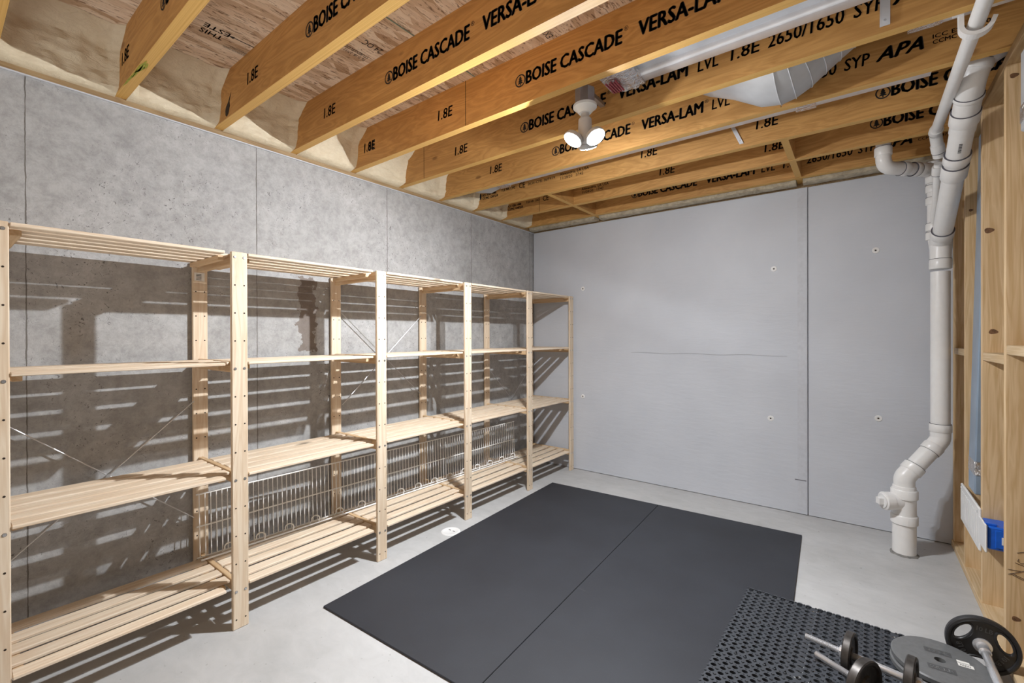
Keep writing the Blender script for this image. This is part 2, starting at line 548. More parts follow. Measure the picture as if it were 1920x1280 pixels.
# ------------------------------------------------------------------ room shell
struct('floor', MB().box(-2.95, 2.2, -0.75, 4.15, -0.12, 0.0), 'slab_concrete')
struct('ceiling', MB().box(-2.95, 2.2, -0.75, 4.15, ZC, ZC + 0.02), 'strand_board')
struct('wall_left', MB().box(-2.95, XW, -0.75, 4.15, 0.0, ZW), 'poured_concrete')
struct('wall_back', MB().box(XW, 2.2, 3.992, 4.15, 0.0, ZW), 'poured_concrete')
struct('wall_right', MB().box(2.2, 2.3, -0.75, 4.15, 0.0, ZC), 'poured_concrete')
struct('trim_1', MB().box(-2.95, XW + 0.004, -0.75, 4.15, ZW + 0.006, ZJ), 'sill_lumber')
struct('trim_2', MB().box(-2.95, XW + 0.010, -0.75, 4.15, ZW, ZW + 0.006), 'facer_tape')
struct('trim_3', MB().box(-2.95, XW - 0.06, -0.75, 4.15, ZJ, ZC), 'sill_lumber')

struct('trim_4', MB().box(XW, 2.2, 3.992, 4.15, ZW, ZC), 'sill_lumber')

# insulation boards on the back wall
def washer(mb, x, z, y=YB):
    mb.lathe([(0.021, 0.0), (0.020, 0.003), (0.008, 0.004), (0.006, 0.002)], (x, y, z), (0, -1, 0), 18)

bd = thing('insulation_board', 'wide pale grey insulation board covering most of the back wall', 'insulation', (-1.5, YB, 0))
MB().box(-2.752, -0.292, YB, 3.990, 0.004, ZW - 0.002).build('board', 'insulation_facer', bd, 0.002)
for x, z in ((-2.159, 1.802), (-0.508, 1.846), (-2.162, 0.733), (-0.531, 0.695)):
    mb = MB(); washer(mb, x, z)
    mb.lathe([(0.006, 0.0), (0.005, 0.0045)], (x, YB, z), (0, -1, 0), 10, 1)
    mb.build('fastener', ['white_plastic', 'hole_dark'], bd)
MB().box(-0.355, -0.296, YB - 0.0015, YB, 0.03, 2.405).build('seam_tape', 'facer_tape', bd)
mb = MB()
for i in range(14):
    xa = -1.66 + i * 0.088
    mb.prism([(xa, YB - 0.002, 1.178 + 0.004 * math.sin(i * 1.3)), (xa + 0.095, YB - 0.002, 1.178 + 0.004 * math.sin(i * 1.3 + 1.3)),
              (xa + 0.095, YB - 0.002, 1.1805 + 0.004 * math.sin(i * 1.3 + 1.3)), (xa, YB - 0.002, 1.1805 + 0.004 * math.sin(i * 1.3))], (0, 0.0019, 0))
mb.build('crease', 'crease_grey', bd)
MB().box(-0.372, -0.30, YB - 0.0018, YB, 0.252, 0.259).build('torn_mark', 'seam_dark', bd)
bd = thing('insulation_board', 'narrow pale grey insulation board behind the white drain stack', 'insulation', (0.4, YB, 0))
MB().box(-0.287, 1.4, YB + 0.001, 3.990, 0.004, ZW - 0.004).build('board', 'insulation_facer', bd, 0.002)
for x, z in ((0.10, 1.917), (0.114, 0.766)):
    mb = MB(); washer(mb, x, z)
    mb.lathe([(0.006, 0.0), (0.005, 0.0045)], (x, YB, z), (0, -1, 0), 10, 1)
    mb.build('fastener', ['white_plastic', 'hole_dark'], bd)

# ------------------------------------------------------------------ ceiling joists with their stamps
JX0, JX1 = XW - 0.05, 1.9
ordn = ['', 'second', 'third', 'fourth', 'fifth', 'sixth', 'seventh', 'eighth', 'ninth', 'tenth']
jl = {9: 'orange laminated ceiling joist nearest the back wall, two lines of blocking nailed to it',
      8: 'orange laminated ceiling joist second from the back wall, crossed by both lines of blocking',
      7: 'orange laminated ceiling joist third from the back wall, metal strap hanging across its face',
      6: 'orange ceiling joist stamped APA, right behind the grey duct boot',
      5: 'orange laminated ceiling joist just behind the lit lamp, fifth from the back wall',
      4: 'orange ceiling joist with brand stamp and vertical seam, just in front of the lamp',
      3: 'orange laminated ceiling joist seventh from the back wall, next right after the stained joist',
      2: 'orange laminated ceiling joist with dark tear-shaped stain near the concrete wall',
      1: 'orange laminated ceiling joist with a green streak on its lower edge',
      0: 'orange laminated ceiling joist at the extreme top left corner'}

def logo(parent, cx, yf, cz, r=0.031):
    mb = MB()
    n = 28
    vs, fs = [], []
    for k in range(n):
        a = 2 * PI * k / n
        vs += [(cx + r * math.cos(a), yf - 0.0012, cz + r * math.sin(a)), (cx + 0.80 * r * math.cos(a), yf - 0.0012, cz + 0.80 * r * math.sin(a))]
    for k in range(n):
        j = (k + 1) % n
        fs.append((2 * k, 2 * j, 2 * j + 1, 2 * k + 1))
    mb.add(vs, fs)
    y = yf - 0.0012
    for zz, w in ((0.50, 0.30), (0.16, 0.42), (-0.18, 0.54)):
        mb.add([(cx - w * r, y, cz + (zz - 0.30) * r), (cx + w * r, y, cz + (zz - 0.30) * r), (cx + 0.1 * r, y, cz + (zz + 0.16) * r), (cx - 0.1 * r, y, cz + (zz + 0.16) * r)], [(0, 1, 2, 3)])
    mb.add([(cx - 0.09 * r, y, cz - 0.75 * r), (cx + 0.09 * r, y, cz - 0.75 * r), (cx + 0.09 * r, y, cz - 0.4 * r), (cx - 0.09 * r, y, cz - 0.4 * r)], [(0, 1, 2, 3)])
    mb.build('printed_emblem', 'black_ink', parent, 0, o=(cx, yf, cz))

ZT = 2.556
def stamp(j, k, L, lo=-2.62, hi=0.62):
    y = JY[k]
    items = [('1.8E', -1.285, ZT, 0.115, 0.058, 0.022, 0.1), ('1.8E', -0.580, ZT, 0.115, 0.058, 0.022, 0.1),
             ('BOISE CASCADE', 0.034, ZT, 0.493, 0.064, 0.055, 0.06), ('\u00ae', 0.535, ZT + 0.045, 0.02, 0.02, 0.0, 0.0),
             ('VERSA-LAM', 0.600, ZT, 0.345, 0.064, 0.055, 0.06), ('\u00ae', 0.953, ZT + 0.045, 0.02, 0.02, 0.0, 0.0),
             ('LVL', 0.990, ZT, 0.088, 0.056, 0.02, 0.1), ('1.8E', 1.13, ZT, 0.115, 0.056, 0.022, 0.1),
             ('2650/1650', 1.275, ZT, 0.26, 0.058, 0.022, 0.1), ('SYP', 1.565, ZT, 0.092, 0.056, 0.022, 0.1),
             ('APA', 1.68, ZT, 0.155, 0.058, 0.06, 0.35), ('ICC ESR-1040', 1.865, ZT + 0.030, 0.17, 0.018, 0.02, 0.0),
             ('CCMC 12472-R', 1.865, ZT + 0.006, 0.17, 0.018, 0.02, 0.0)]
    for body, dx, z, w, cap, bold, sh in items:
        if L + dx < lo or L + dx > hi:
            continue
        printed(j, body, L + dx, z, w, cap, y, bold, sh)
    if lo < L < hi:
        logo(j, L, y, ZT + 0.026)

stamps = {1: [-2.04], 2: [-1.759], 3: [-1.786], 4: [-1.303], 5: [-1.575], 6: [-1.612], 7: [0.105], 8: [0.090], 9: [-1.560]}
for k in range(10):
    y = JY[k]
    j = thing('floor_joist', jl[k], 'joist', (-1.2, y, ZJ), 'laminated joists under the subfloor')
    mb = MB().box(JX0, JX1, y, y + JT, ZJ, ZC, 0, 1)
    if k in (4, 5, 6, 8):
        sx = {4: -1.67, 5: -2.466, 6: -0.30, 8: -2.30}[k]
        mb.box(sx - 0.0015, sx + 0.0015, y - 0.0008, y + 0.001, ZJ + 0.001, ZC, 2)
    if k == 2:      # dark stain
        pts = [(-2.60, 2.487), (-2.585, 2.475), (-2.565, 2.485), (-2.545, 2.52), (-2.55, 2.545), (-2.53, 2.585), (-2.545, 2.57), (-2.565, 2.545), (-2.59, 2.53), (-2.602, 2.51)]
        mb.prism([(a, y - 0.001, b) for a, b in pts], (0, 0.0012, 0), 2)
    mb.build('beam', ['veneer_face', 'veneer_edge', 'hole_dark'], j, 0, o=(-1.2, y, ZJ))
    for L in stamps.get(k, []):
        stamp(j, k, L)
    if k in (7, 8):
        d = -0.035 if k == 8 else 0.0
        printed(j, 'ICC ESR-1040\nCCMC 12472-R', -2.625 + d, ZT - 0.018, 0.175, 0.050, y, 0.03)
        printed(j, 'TLB NR-1342', -2.415 + d, ZT + 0.012, 0.15, 0.022, y, 0.03)
        printed(j, 'CE', -2.225 + d, ZT + 0.002, 0.06, 0.048, y, 0.02)
        if k == 7:
            printed(j, '0636-CPR-16/F419', -2.135, ZT + 0.010, 0.26, 0.022, y, 0.02)
        printed(j, 'Alexandria, LA USA\n11/28/20   17:42', -1.83 + d, ZT - 0.01, 0.25, 0.052, y, 0.01)
        mb = MB(); mb.add([(-2.665 + d, y - 0.001, ZT - 0.01), (-2.643 + d, y - 0.001, ZT - 0.01), (-2.64 + d, y - 0.001, ZT + 0.03), (-2.655 + d, y - 0.001, ZT + 0.042), (-2.668 + d, y - 0.001, ZT + 0.03)], [(0, 1, 2, 3, 4)])
        mb.build('printed_emblem', 'black_ink', j, 0, o=(-2.65, y, ZT))
    if k == 4:
        printed(j, '1.8E', -2.588, ZT - 0.008, 0.118, 0.058, y, 0.0)
    if k == 1:
        mb = MB()
        for (xa, xb, ya, yb) in ((-2.62, -2.40, 0.002, 0.010), (-2.52, -2.34, 0.008, 0.016), (-2.45, -2.30, 0.004, 0.022), (-2.40, -2.33, 0.020, 0.030)):
            mb.prism([(xa, y + ya, ZJ), (xa + 0.08, y + ya - 0.001, ZJ), (xb, y + (ya + yb) / 2, ZJ), (xb - 0.07, y + yb, ZJ), (xa + 0.04, y + yb - 0.003, ZJ)], (0, 0, -0.0008))
        mb.build('green_streak', 'olive_stain', j)

# blocking between the far joists
bl = {('l', 0): 'short wood block left of the lamp, spanning third and second joists from back wall',
      ('l', 1): 'short wood block left of the lamp, spanning the two joists nearest the back wall',
      ('l', 2): 'short wood block between the last joist and the back wall, at the left',
      ('r', 0): 'short wood block right of the lamp, spanning third and second joists from back wall',
      ('r', 1): 'short wood block right of the lamp, spanning the two joists nearest the back wall',
      ('r', 2): 'short wood block between the last joist and the back wall, at the right'}
for side, xb in (('l', -1.963), ('r', -0.335)):
    for i in range(3):
        y0 = JY[7 + i] + JT
        y1 = JY[8 + i] if i < 2 else 4.0
        o = MB().box(xb - 0.019, xb + 0.019, y0, y1, ZJ + 0.002, ZC - 0.001, 0, 1).build('joist_block', ['veneer_face', 'veneer_edge'], None, 0, o=(xb, y0, ZJ))
        tag(o, bl[(side, i)], 'blocking', 'wood blocks between the far joists')

# ------------------------------------------------------------------ writing and joints on the subfloor
ceil = bpy.data.objects['ceiling']
def on_ceiling(body, x, y, w, cap, ang, bold=0.0):
    vs, fs = text_mesh(body, 0, 0, w, cap, bold)
    ca, sa = math.cos(ang), math.sin(ang)
    mb = MB()
    mb.add([(x + a * ca + b * sa, y + a * sa - b * ca, ZC - 0.0012) for a, b in vs], fs)   # mirrored so that it reads from below
    mb.build('printed_lettering', 'black_ink', ceil)
on_ceiling('THIS', -2.300, 0.835, 0.09, 0.035, -PI / 2, 0.01)
on_ceiling('ESTE', -2.250, 0.845, 0.10, 0.035, -PI / 2, 0.01)
on_ceiling('SIDE DOWN ALIGN STRENGTH\nAXIS ACROSS SUPPORTS', -2.34, 0.955, 0.10, 0.035, -PI / 2, 0.0)
on_ceiling('PS 2-18  27/32\nSTURD-I-FLOOR', -1.90, 1.33, 0.14, 0.05, -PI / 2, 0.0)
on_ceiling('24 OC', -1.80, 1.34, 0.10, 0.04, -PI / 2, 0.0)
on_ceiling('EXP 1', -1.10, 1.75, 0.08, 0.035, -PI / 2, 0.0)
mb = MB().box(-2.270, -2.266, 0.86, 0.95, ZC - 0.001, ZC)
mb.add([(-2.268, 0.84, ZC - 0.001), (-2.278, 0.865, ZC - 0.001), (-2.258, 0.865, ZC - 0.001)], [(0, 1, 2)])
mb.build('printed_arrow', 'black_ink', ceil)
MB().box(-1.606, -1.600, -0.7, 3.9, ZC - 0.002, ZC).build('panel_joint', 'green_edge', ceil)

# ------------------------------------------------------------------ spray foam between the joists along the concrete wall
def foam_piece(name, label, y0, y1, seed, first=False):
    ny, nz = 40, 26
    mb = MB(); vs, fs = [], []
    for i in range(ny + 1):
        for k in range(nz + 1):
            s_, q = i / ny, k / nz
            y = y0 + (y1 - y0) * s_
            z = ZJ - 0.004 + (ZC - ZJ + 0.003) * q
            side = min(s_, 1 - s_)
            d = 0.052 + 0.05 * q + 0.085 * max(0, q - 0.72) / 0.28
            d += 0.030 * (1 - min(1, side / 0.10))
            p = Vector((seed * 3.1, y * 9, z * 14))
            d += 0.014 * noise.noise(p) + 0.009 * noise.noise(p * 2.6 + Vector((5, 0, 0))) + 0.0045 * noise.noise(Vector((p.x, p.y * 3, p.z * 8)))
            if q < 0.06:
                d = 0.014 + (d - 0.014) * (q / 0.06) ** 0.5
            vs.append((XW + max(d, 0.006), y, z))
    W = nz + 1
    for i in range(ny):
        for k in range(nz):
            a = i * W + k
            fs.append((a, a + W, a + W + 1, a + 1))
    b = len(vs)
    # close it at the back
    vs += [(XW - 0.05, y0, ZJ - 0.004), (XW - 0.05, y1, ZJ - 0.004), (XW - 0.05, y1, ZC), (XW - 0.05, y0, ZC)]
    fs.append((b, b + 1, b + 2, b + 3))
    fs.append([i * W for i in range(ny + 1)][::-1] + [b, b + 1])
    fs.append([i * W + nz for i in range(ny + 1)] + [b + 2, b + 3])
    fs.append([k for k in range(nz + 1)] + [b + 3, b])
    fs.append([ny * W + k for k in range(nz + 1)][::-1] + [b + 1, b + 2])
    mb.add(vs, fs, 0, True)
    o = mb.build(name, 'spray_foam_skin', None, 0, o=(XW, y0, ZJ))
    return tag(o, label, 'foam', 'spray foam pads along the concrete wall')

fl = ['cream spray foam in the top left bay, left of the green-streaked joist',
      'cream spray foam between the green-streaked joist and the stained joist',
      'cream spray foam between the stained joist and the next one right',
      'cream spray foam in the fourth joist bay from the top left',
      'cream spray foam in the fifth joist bay from the top left',
      'cream spray foam in the sixth joist bay from the top left',
      'cream spray foam in the joist bay third from the back corner',
      'cream spray foam in the joist bay second from the back corner',
      'cream spray foam in the joist bay nearest the back corner']
for k in range(9):
    foam_piece('spray_foam', fl[k], JY[k] + JT - 0.001, JY[k + 1] + 0.001, k + 1)

def foam_strip(label, x0, x1, seed):
    n = max(6, int((x1 - x0) / 0.02)); m = 8
    mb = MB(); vs, fs = [], []
    for i in range(n + 1):
        x = x0 + (x1 - x0) * i / n
        for k in range(m + 1):
            a = PI * k / m
            p = Vector((x * 11 + seed * 7, k * 0.9, 0))
            r = 1.0 + 0.30 * noise.noise(p) + 0.18 * noise.noise(p * 3)
            yy = 3.925 - 0.050 * r * math.cos(a)
            zz = ZW + 0.020 - 0.014 * math.sin(a) * r + (0.03 if k in (0, m) else 0)
            vs.append((x, min(yy, 3.985), zz))
    for i in range(n):
        for k in range(m):
            a = i * (m + 1) + k
            fs.append((a, a + m + 1, a + m + 2, a + 1))
    b = len(vs)
    vs += [(x0, 3.875, ZC - .06), (x0, 3.985, ZC - .06), (x1, 3.985, ZC - .06), (x1, 3.875, ZC - .06)]
    fs.append((b, b + 1, b + 2, b + 3))
    fs.append([i * (m + 1) for i in range(n + 1)] + [b + 3, b])
    fs.append([i * (m + 1) + m for i in range(n + 1)][::-1] + [b + 1, b + 2])
    fs.append([k for k in range(m + 1)][::-1] + [b, b + 1]); fs.append([n * (m + 1) + k for k in range(m + 1)] + [b + 2, b + 3])
    mb.add(vs, fs, 0, True)
    tag(mb.build('spray_foam', 'old_foam_skin', None, 0, o=(x0, 3.9, ZW)), label, 'foam', 'foam strips on top of the back wall')
foam_strip('dull foam strip on top of the back wall, in the left corner', XW + 0.02, -1.985, 1)
foam_strip('dull foam strip on top of the back wall, between the two lines of blocking', -1.942, -0.356, 2)
foam_strip('dull foam strip on top of the back wall, above the narrow board', -0.314, 0.475, 3)

# ------------------------------------------------------------------ the lamp
lx, ly = -1.066, 1.985
lf = thing('lamp_holder', 'round white lamp holder fixed between ceiling joists above the lit lamp', 'lamp holder', (lx, ly, 2.46))
MB().lathe([(0.050, 0.0), (0.050, 0.075)], (lx, ly, 2.475), (0, 0, 1), 8, 0, False).build('junction_box', 'box_steel', lf)
MB().box(lx - 0.012, lx + 0.012, JY[4] + JT, JY[5], 2.545, 2.565).build('hanger_bar', 'box_steel', lf)
MB().lathe([(0.058, 0.04), (0.058, 0.028), (0.045, 0.018), (0.030, 0.0), (0.022, 0.0)], (lx, ly, 2.435), (0, 0, 1), 28).build('socket', 'porcelain', lf)
lp = thing('led_lamp', 'lit three-headed white LED lamp screwed into the ceiling lamp holder', 'lamp', (lx, ly, 2.30))
MB().lathe([(0.020, 0.1445), (0.022, 0.125), (0.032, 0.115), (0.034, 0.06), (0.028, 0.02), (0.018, 0.0)], (lx, ly, 2.29), (0, 0, 1), 24).build('hub', 'lamp_body', lp)
for deg in (236, 346, 106):
    a = R_(deg)
    dr = Vector((math.cos(a), math.sin(a), 0))
    c = Vector((lx, ly, 2.295)) + dr * 0.068
    nrm = (Vector((0, 0, -1)) + dr * 0.64).normalized()
    hd = MB().lathe([(0.026, -0.030), (0.044, -0.021), (0.049, -0.006), (0.049, 0.0), (0.046, 0.001)], c, nrm, 28)
    ho = hd.build('lamp_head', 'lamp_body', lp, 0, o=c)
    MB().lathe([(0.045, 0.0012), (0.040, 0.005), (0.018, 0.0075), (0.0005, 0.008)], c, nrm, 28, cap=False).build('lens', 'lit_lens', ho, 0, o=c)
    MB().lathe([(0.016, 0.0082), (0.015, 0.0100), (0.0005, 0.0105)], c, nrm, 20, cap=False).build('added_emitter', 'added_emitter' if deg == 236 else 'added_emitter_dim', ho, 0, o=c)
    MB().tube([Vector((lx, ly, 2.325)) + dr * 0.026, c - nrm * 0.02 - dr * 0.02], 0.012, 8).build('hinge', 'lamp_body', ho, 0, o=c)

# ------------------------------------------------------------------ ducts in the joist bays
def oval(y0, y1, z0, z1, r, n=6):
    pts = []
    for cy, cz, a0 in ((y1 - r, z1 - r, 0), (y0 + r, z1 - r, 90), (y0 + r, z0 + r, 180), (y1 - r, z0 + r, 270)):
        for i in range(n + 1):
            a = R_(a0 + 90 * i / n)
            pts.append((cy + r * math.cos(a), cz + r * math.sin(a)))
    return pts
def loft(mb, rings, mi=0, cap=True):
    """rings: lists of equal-length 3d loops"""
    n = len(rings[0]); vs, fs = [], []
    for rg in rings:
        vs += rg
    for k in range(len(rings) - 1):
        for i in range(n):
            j = (i + 1) % n
            fs.append((k * n + i, k * n + j, (k + 1) * n + j, (k + 1) * n + i))
    mb.add(vs, fs, mi, True)
    if cap:
        b = len(mb.v) - len(vs)
        mb.f.append([b + i for i in range(n)][::-1]); mb.mi.append(mi); mb.sm.append(False)
        mb.f.append([b + (len(rings) - 1) * n + i for i in range(n)]); mb.mi.append(mi); mb.sm.append(False)
    return mb
def ring(x, y0, y1, z0, z1, r):
    return [(x, a, b) for a, b in oval(y0, y1, z0, z1, r)]

# bay between the brand-stamped joist and the joist behind the lamp
d = thing('oval_duct', 'shiny metal duct in the joist bay right of the lamp, foil-taped at its left end', 'duct', (0.4, 2.0, 2.55))
prof = [(1.86, 2.69), (1.858, 2.57), (1.866, 2.553), (1.880, 2.549), (1.925, 2.549), (1.932, 2.556), (1.936, 2.574), (2.024, 2.574), (2.028, 2.556), (2.035, 2.549),
        (2.080, 2.549), (2.098, 2.555), (2.108, 2.575), (2.11, 2.69)]
loft(MB(), [[(x, a_, b_) for a_, b_ in prof] for x in (-0.83, 1.85)]).build('duct_run', 'galvanized', d)
mb = MB(); rr = []
for i in range(15):
    x = -0.968 + i * 0.012
    e = 0.006 * noise.noise(Vector((i * 1.7, 3, 1)))
    rr.append([(x, a, b + 0.012 * noise.noise(Vector((x * 60, a * 50, b * 50)))) for a, b in oval(1.845 - e, 2.125 + e, 2.530 + 0.002 * abs(i - 9) + e, 2.695, 0.05)])
loft(mb, rr).build('foil_tape', 'foil', d)
loft(MB(), [ring(-0.955, 1.87, 2.115, 2.55, 2.69, 0.05), ring(-0.985, 1.89, 2.10, 2.575, 2.70, 0.045), ring(-1.003, 1.91, 2.08, 2.62, 2.707, 0.03)]).build('end_boot', 'galvanized', d)
for i in range(5):
    MB().box(-0.945 + 0.012 * i, -0.940 + 0.012 * i, 1.96 + 0.01 * (i % 2), 2.06, 2.522, 2.530).build('tape_print', 'red_ink', d)

# bay behind: round elbow boot that drops to the joist level, then an oval run to the right
d = thing('elbow_duct', 'dull grey sheet metal duct elbow with boot hanging in the bay right of the lamp', 'duct', (-0.2, 2.4, 2.5))
loft(MB(), [ring(x, 2.245, 2.425, 2.547, 2.695, 0.030) for x in (0.20, 1.85)]).build('duct_run', 'galvanized', d)
mb = MB()
def rnd_ring(c, nrm, rw, rh, n=28):
    c = Vector(c); nrm = Vector(nrm).normalized(); u = Vector((0, 1, 0)); w = nrm.cross(u).normalized()
    return [c + u * math.cos(2 * PI * i / n) * rw + w * math.sin(2 * PI * i / n) * rh for i in range(n)]
path = [((-0.295, 2.42, 2.515), (1, 0, 0.10), .158, .085), ((-0.245, 2.42, 2.525), (1, 0, 0.25), .152, .085), ((-0.195, 2.415, 2.545), (1, 0, 0.50), .146, .080),
        ((-0.145, 2.41, 2.575), (1, 0, 0.60), .137, .074), ((-0.085, 2.40, 2.605), (1, 0, 0.55), .129, .066), ((-0.02, 2.375, 2.625), (1, 0, 0.30), .112, .060), ((0.06, 2.35, 2.625), (1, 0, 0.05), .098, .064), ((0.21, 2.335, 2.622), (1, 0, 0), .088, .070)]
loft(mb, [rnd_ring(*q) for q in path]).build('elbow', 'duct_grey', d)
for q in path[:7]:
    rg = rnd_ring(q[0], q[1], q[2] * 1.012, q[3] * 1.03)
    MB().tube([Vector(p) for p in rg] + [Vector(rg[0])], 0.0022, 6, cap=False).build('gore_seam', 'galvanized', d)
def bring(x, z0, z1, hw):
    return [(x, 2.42 + hw * math.cos(2 * PI * i / 28), (z0 + z1) / 2 + (z1 - z0) / 2 * math.sin(2 * PI * i / 28)) for i in range(28)]
loft(MB(), [bring(-0.655, 2.60, 2.66, 0.10), bring(-0.61, 2.575, 2.69, 0.140), bring(-0.50, 2.520, 2.695, 0.152), bring(-0.37, 2.440, 2.66, 0.160), bring(-0.285, 2.430, 2.602, 0.158)]).build('boot', 'duct_grey', d)
for x, z in ((-0.30, 2.50), (-0.30, 2.56), (-0.52, 2.60)):
    MB().lathe([(0.005, 0), (0.004, 0.004)], (x, 2.275, z), (0, -1, -0.3), 8).build('screw', 'zinc', d)
loft(MB(), [ring(0.16, 2.242, 2.428, 2.543, 2.70, 0.032), ring(0.26, 2.242, 2.428, 2.543, 2.70, 0.032)]).build('foil_tape', 'foil', d)

# bay behind that: a long thin-looking run whose far edge shows below the joist
d = thing('oval_duct', 'long metal duct showing as a thin pale line behind the APA-stamped joist', 'duct', (-1.0, 2.8, 2.55))
loft(MB(), [ring(x, 2.660, 2.87, 2.542, 2.690, 0.025) for x in (-2.30, 0.27)]).build('duct_run', 'galvanized', d)
loft(MB(), [ring(-2.29, 2.665, 2.865, 2.538, 2.69, 0.025), ring(-2.40, 2.66, 2.88, 2.515, 2.69, 0.045), ring(-2.54, 2.66, 2.90, 2.545, 2.70, 0.045)]).build('end_boot', 'duct_grey', d)
for x in (-2.30, -0.26):
    loft(MB(), [[(xx, a, b + 0.003 * noise.noise(Vector((xx * 90, a * 70, b)))) for a, b in oval(2.655, 2.876, 2.533, 2.695, 0.027)] for xx in (x, x + 0.02, x + 0.04, x + 0.07, x + 0.09)]).build('foil_tape', 'foil', d)

# straps that hold the ducts
def strap(label, p0, p1, w=0.026):
    p0, p1 = Vector(p0), Vector(p1)
    t_ = MB()
    ux = Vector((w / 2, 0, 0))
    nn = (p1 - p0).cross(ux).normalized() * 0.0012
    t_.prism([p0 - ux, p0 + ux, p1 + ux, p1 - ux], nn)
    for f in (0.12, 0.88):
        c = p0.lerp(p1, f)
        t_.lathe([(0.005, 0), (0.004, 0.004)], c, -nn.normalized() if nn.y > 0 else nn.normalized(), 8, 1)
    dx = ux.normalized() * (w / 2 - 0.002)
    t_.tube([p0 - dx, p1 - dx], 0.0016, 6); t_.tube([p0 + dx, p1 + dx], 0.0016, 6)
    tag(t_.build('hanger_strap', ['galvanized', 'zinc'], None, 0, o=p0), label, 'strap', 'metal straps holding the ducts')
strap('metal hanger strap slanting down across the joist, right of the lamp', (-0.625, 2.985, 2.66), (-0.552, 2.994, 2.490), 0.022)
strap('metal hanger strap at the top edge, on the joist beside the shiny duct', (0.083, 2.172, 2.66), (0.082, 2.176, 2.488), 0.030)

# yellow cable
cb = [(0.38, 2.2318, 2.60), (0.39, 2.236, 2.485), (0.45, 2.24, 2.462), (0.58, 2.2325, 2.495), (0.75, 2.2315, 2.535), (0.95, 2.2315, 2.56)]
tag(MB().tube(rounded(cb, 0.2), 0.006, 8).build('cable', 'yellow_cable', None, 0, o=cb[0]), 'thin yellow cable sagging behind the white pipe at top right', 'cable')

# ------------------------------------------------------------------ drain pipes
def seam_ring(mb, c, ax, r, mi=1):
    mb.lathe([(r * 1.004, -0.0014), (r * 1.012, 0.0), (r * 1.004, 0.0014)], c, ax, 28, mi, True, False)
def coupling(parent, c, ax, r, ln, name='coupling'):
    c = Vector(c); ax = Vector(ax).normalized()
    mb = MB().lathe([(r * 0.96, -ln / 2), (r, -ln / 2 + 0.004), (r, ln / 2 - 0.004), (r * 0.96, ln / 2)], c, ax, 28)
    mb.lathe([(r * 0.985, 0), (r * 0.985, 0.0022)], c + ax * (ln / 2), ax, 28, 1)
    return mb.build(name, ['pvc', 'pvc_seam'], parent, 0, o=c)
def pipe(parent, pts, r, name='pipe', rad=None):
    pts = rounded(pts, rad) if rad else pts
    return MB().tube(pts, r, 28).build(name, 'pvc', parent, 0, o=pts[0])

D = thing('drain_stack', 'white plastic drain stack with branch pipes, rising from the floor beside the stud wall', 'pipe', (0.227, 3.648, 0))
b0 = Vector((0.227, 3.640, 0.0))
pipe(D, [b0, b0 + Vector((0, 0, 0.20))], 0.0575)
MB().lathe([(0.062, 0.0), (0.066, 0.004), (0.066, 0.050), (0.062, 0.056)], b0 + Vector((0, 0, 0.185)), (0, 0, 1), 28).build('coupling', 'pvc', D, 0, o=b0)
tee = MB().lathe([(0.058, 0.0), (0.057, 0.15)], b0 + Vector((0, 0, 0.235)), (0, 0, 1), 28)
tee.lathe([(0.062, 0.0), (0.066, 0.004), (0.066, 0.050), (0.062, 0.056)], b0 + Vector((0, 0, 0.340)), (0, 0, 1), 28)
cl = Vector((-0.86, -0.50, 0.0)).normalized()
tee.lathe([(0.050, 0.02), (0.050, 0.072), (0.054, 0.074), (0.054, 0.115), (0.050, 0.118)], b0 + Vector((0, 0, 0.318)), cl, 28)
tee.build('cleanout_tee', 'pvc', D, 0, o=b0)
plug = MB().lathe([(0.042, 0.118), (0.042, 0.124)], b0 + Vector((0, 0, 0.318)), cl, 28)
pc = b0 + Vector((0, 0, 0.318)) + cl * 0.134
u_ = Vector((0, 0, 1)); w_ = cl.cross(u_)
plug.prism([pc - cl * 0.012 + u_ * a + w_ * b for a, b in ((-.018, -.018), (.018, -.018), (.018, .018), (-.018, .018))], cl * 0.026)
plug.build('cleanout_plug', 'white_plastic', D, 0, o=pc)
p1 = Vector((0.227, 3.640, 0.465)); p2 = Vector((0.400, 3.748, 0.700))
off = [b0 + Vector((0, 0, 0.390)), p1, p2, Vector((0.400, 3.748, 0.800))]
# lower elbow, slanting run, upper elbow, tall pipe
def elbow(parent, a, b, c, r, rad=0.06):
    a, b, c = Vector(a), Vector(b), Vector(c)
    d1 = (a - b).normalized(); d2 = (c - b).normalized()
    pts = rounded([b + d1 * 0.085, b, b + d2 * 0.085], rad, 8)
    mb = MB().tube(pts, r * 1.05, 28)
    for d in (d1, d2):
        mb.lathe([(r * 1.10, 0.0), (r * 1.15, 0.004), (r * 1.15, 0.044), (r * 1.08, 0.048)], b + d * 0.048, d, 28)
        mb.lathe([(r * 1.11, 0.0), (r * 1.11, 0.0015)], b + d * 0.0962, d, 28, 1)
    return mb.build('elbow', ['pvc', 'pvc_seam'], parent, 0, o=b)
RM = 0.0455
elbow(D, off[0], p1, p2, 0.049)
pipe(D, [p1.lerp(p2, 0.2), p1.lerp(p2, 0.8)], 0.0475)
elbow(D, p1, p2, (0.400, 3.748, 1.0), RM)
pipe(D, [(0.400, 3.748, 0.74), (0.400, 3.748, 1.72)], RM)
coupling(D, (0.400, 3.748, 1.765), (0, 0, 1), 0.052, 0.060)
MB().lathe([(0.049, 0.0), (0.050, 0.10), (0.050, 0.12)], (0.400, 3.748, 1.79), (0, 0, 1), 28).build('coupling', 'pvc', D)
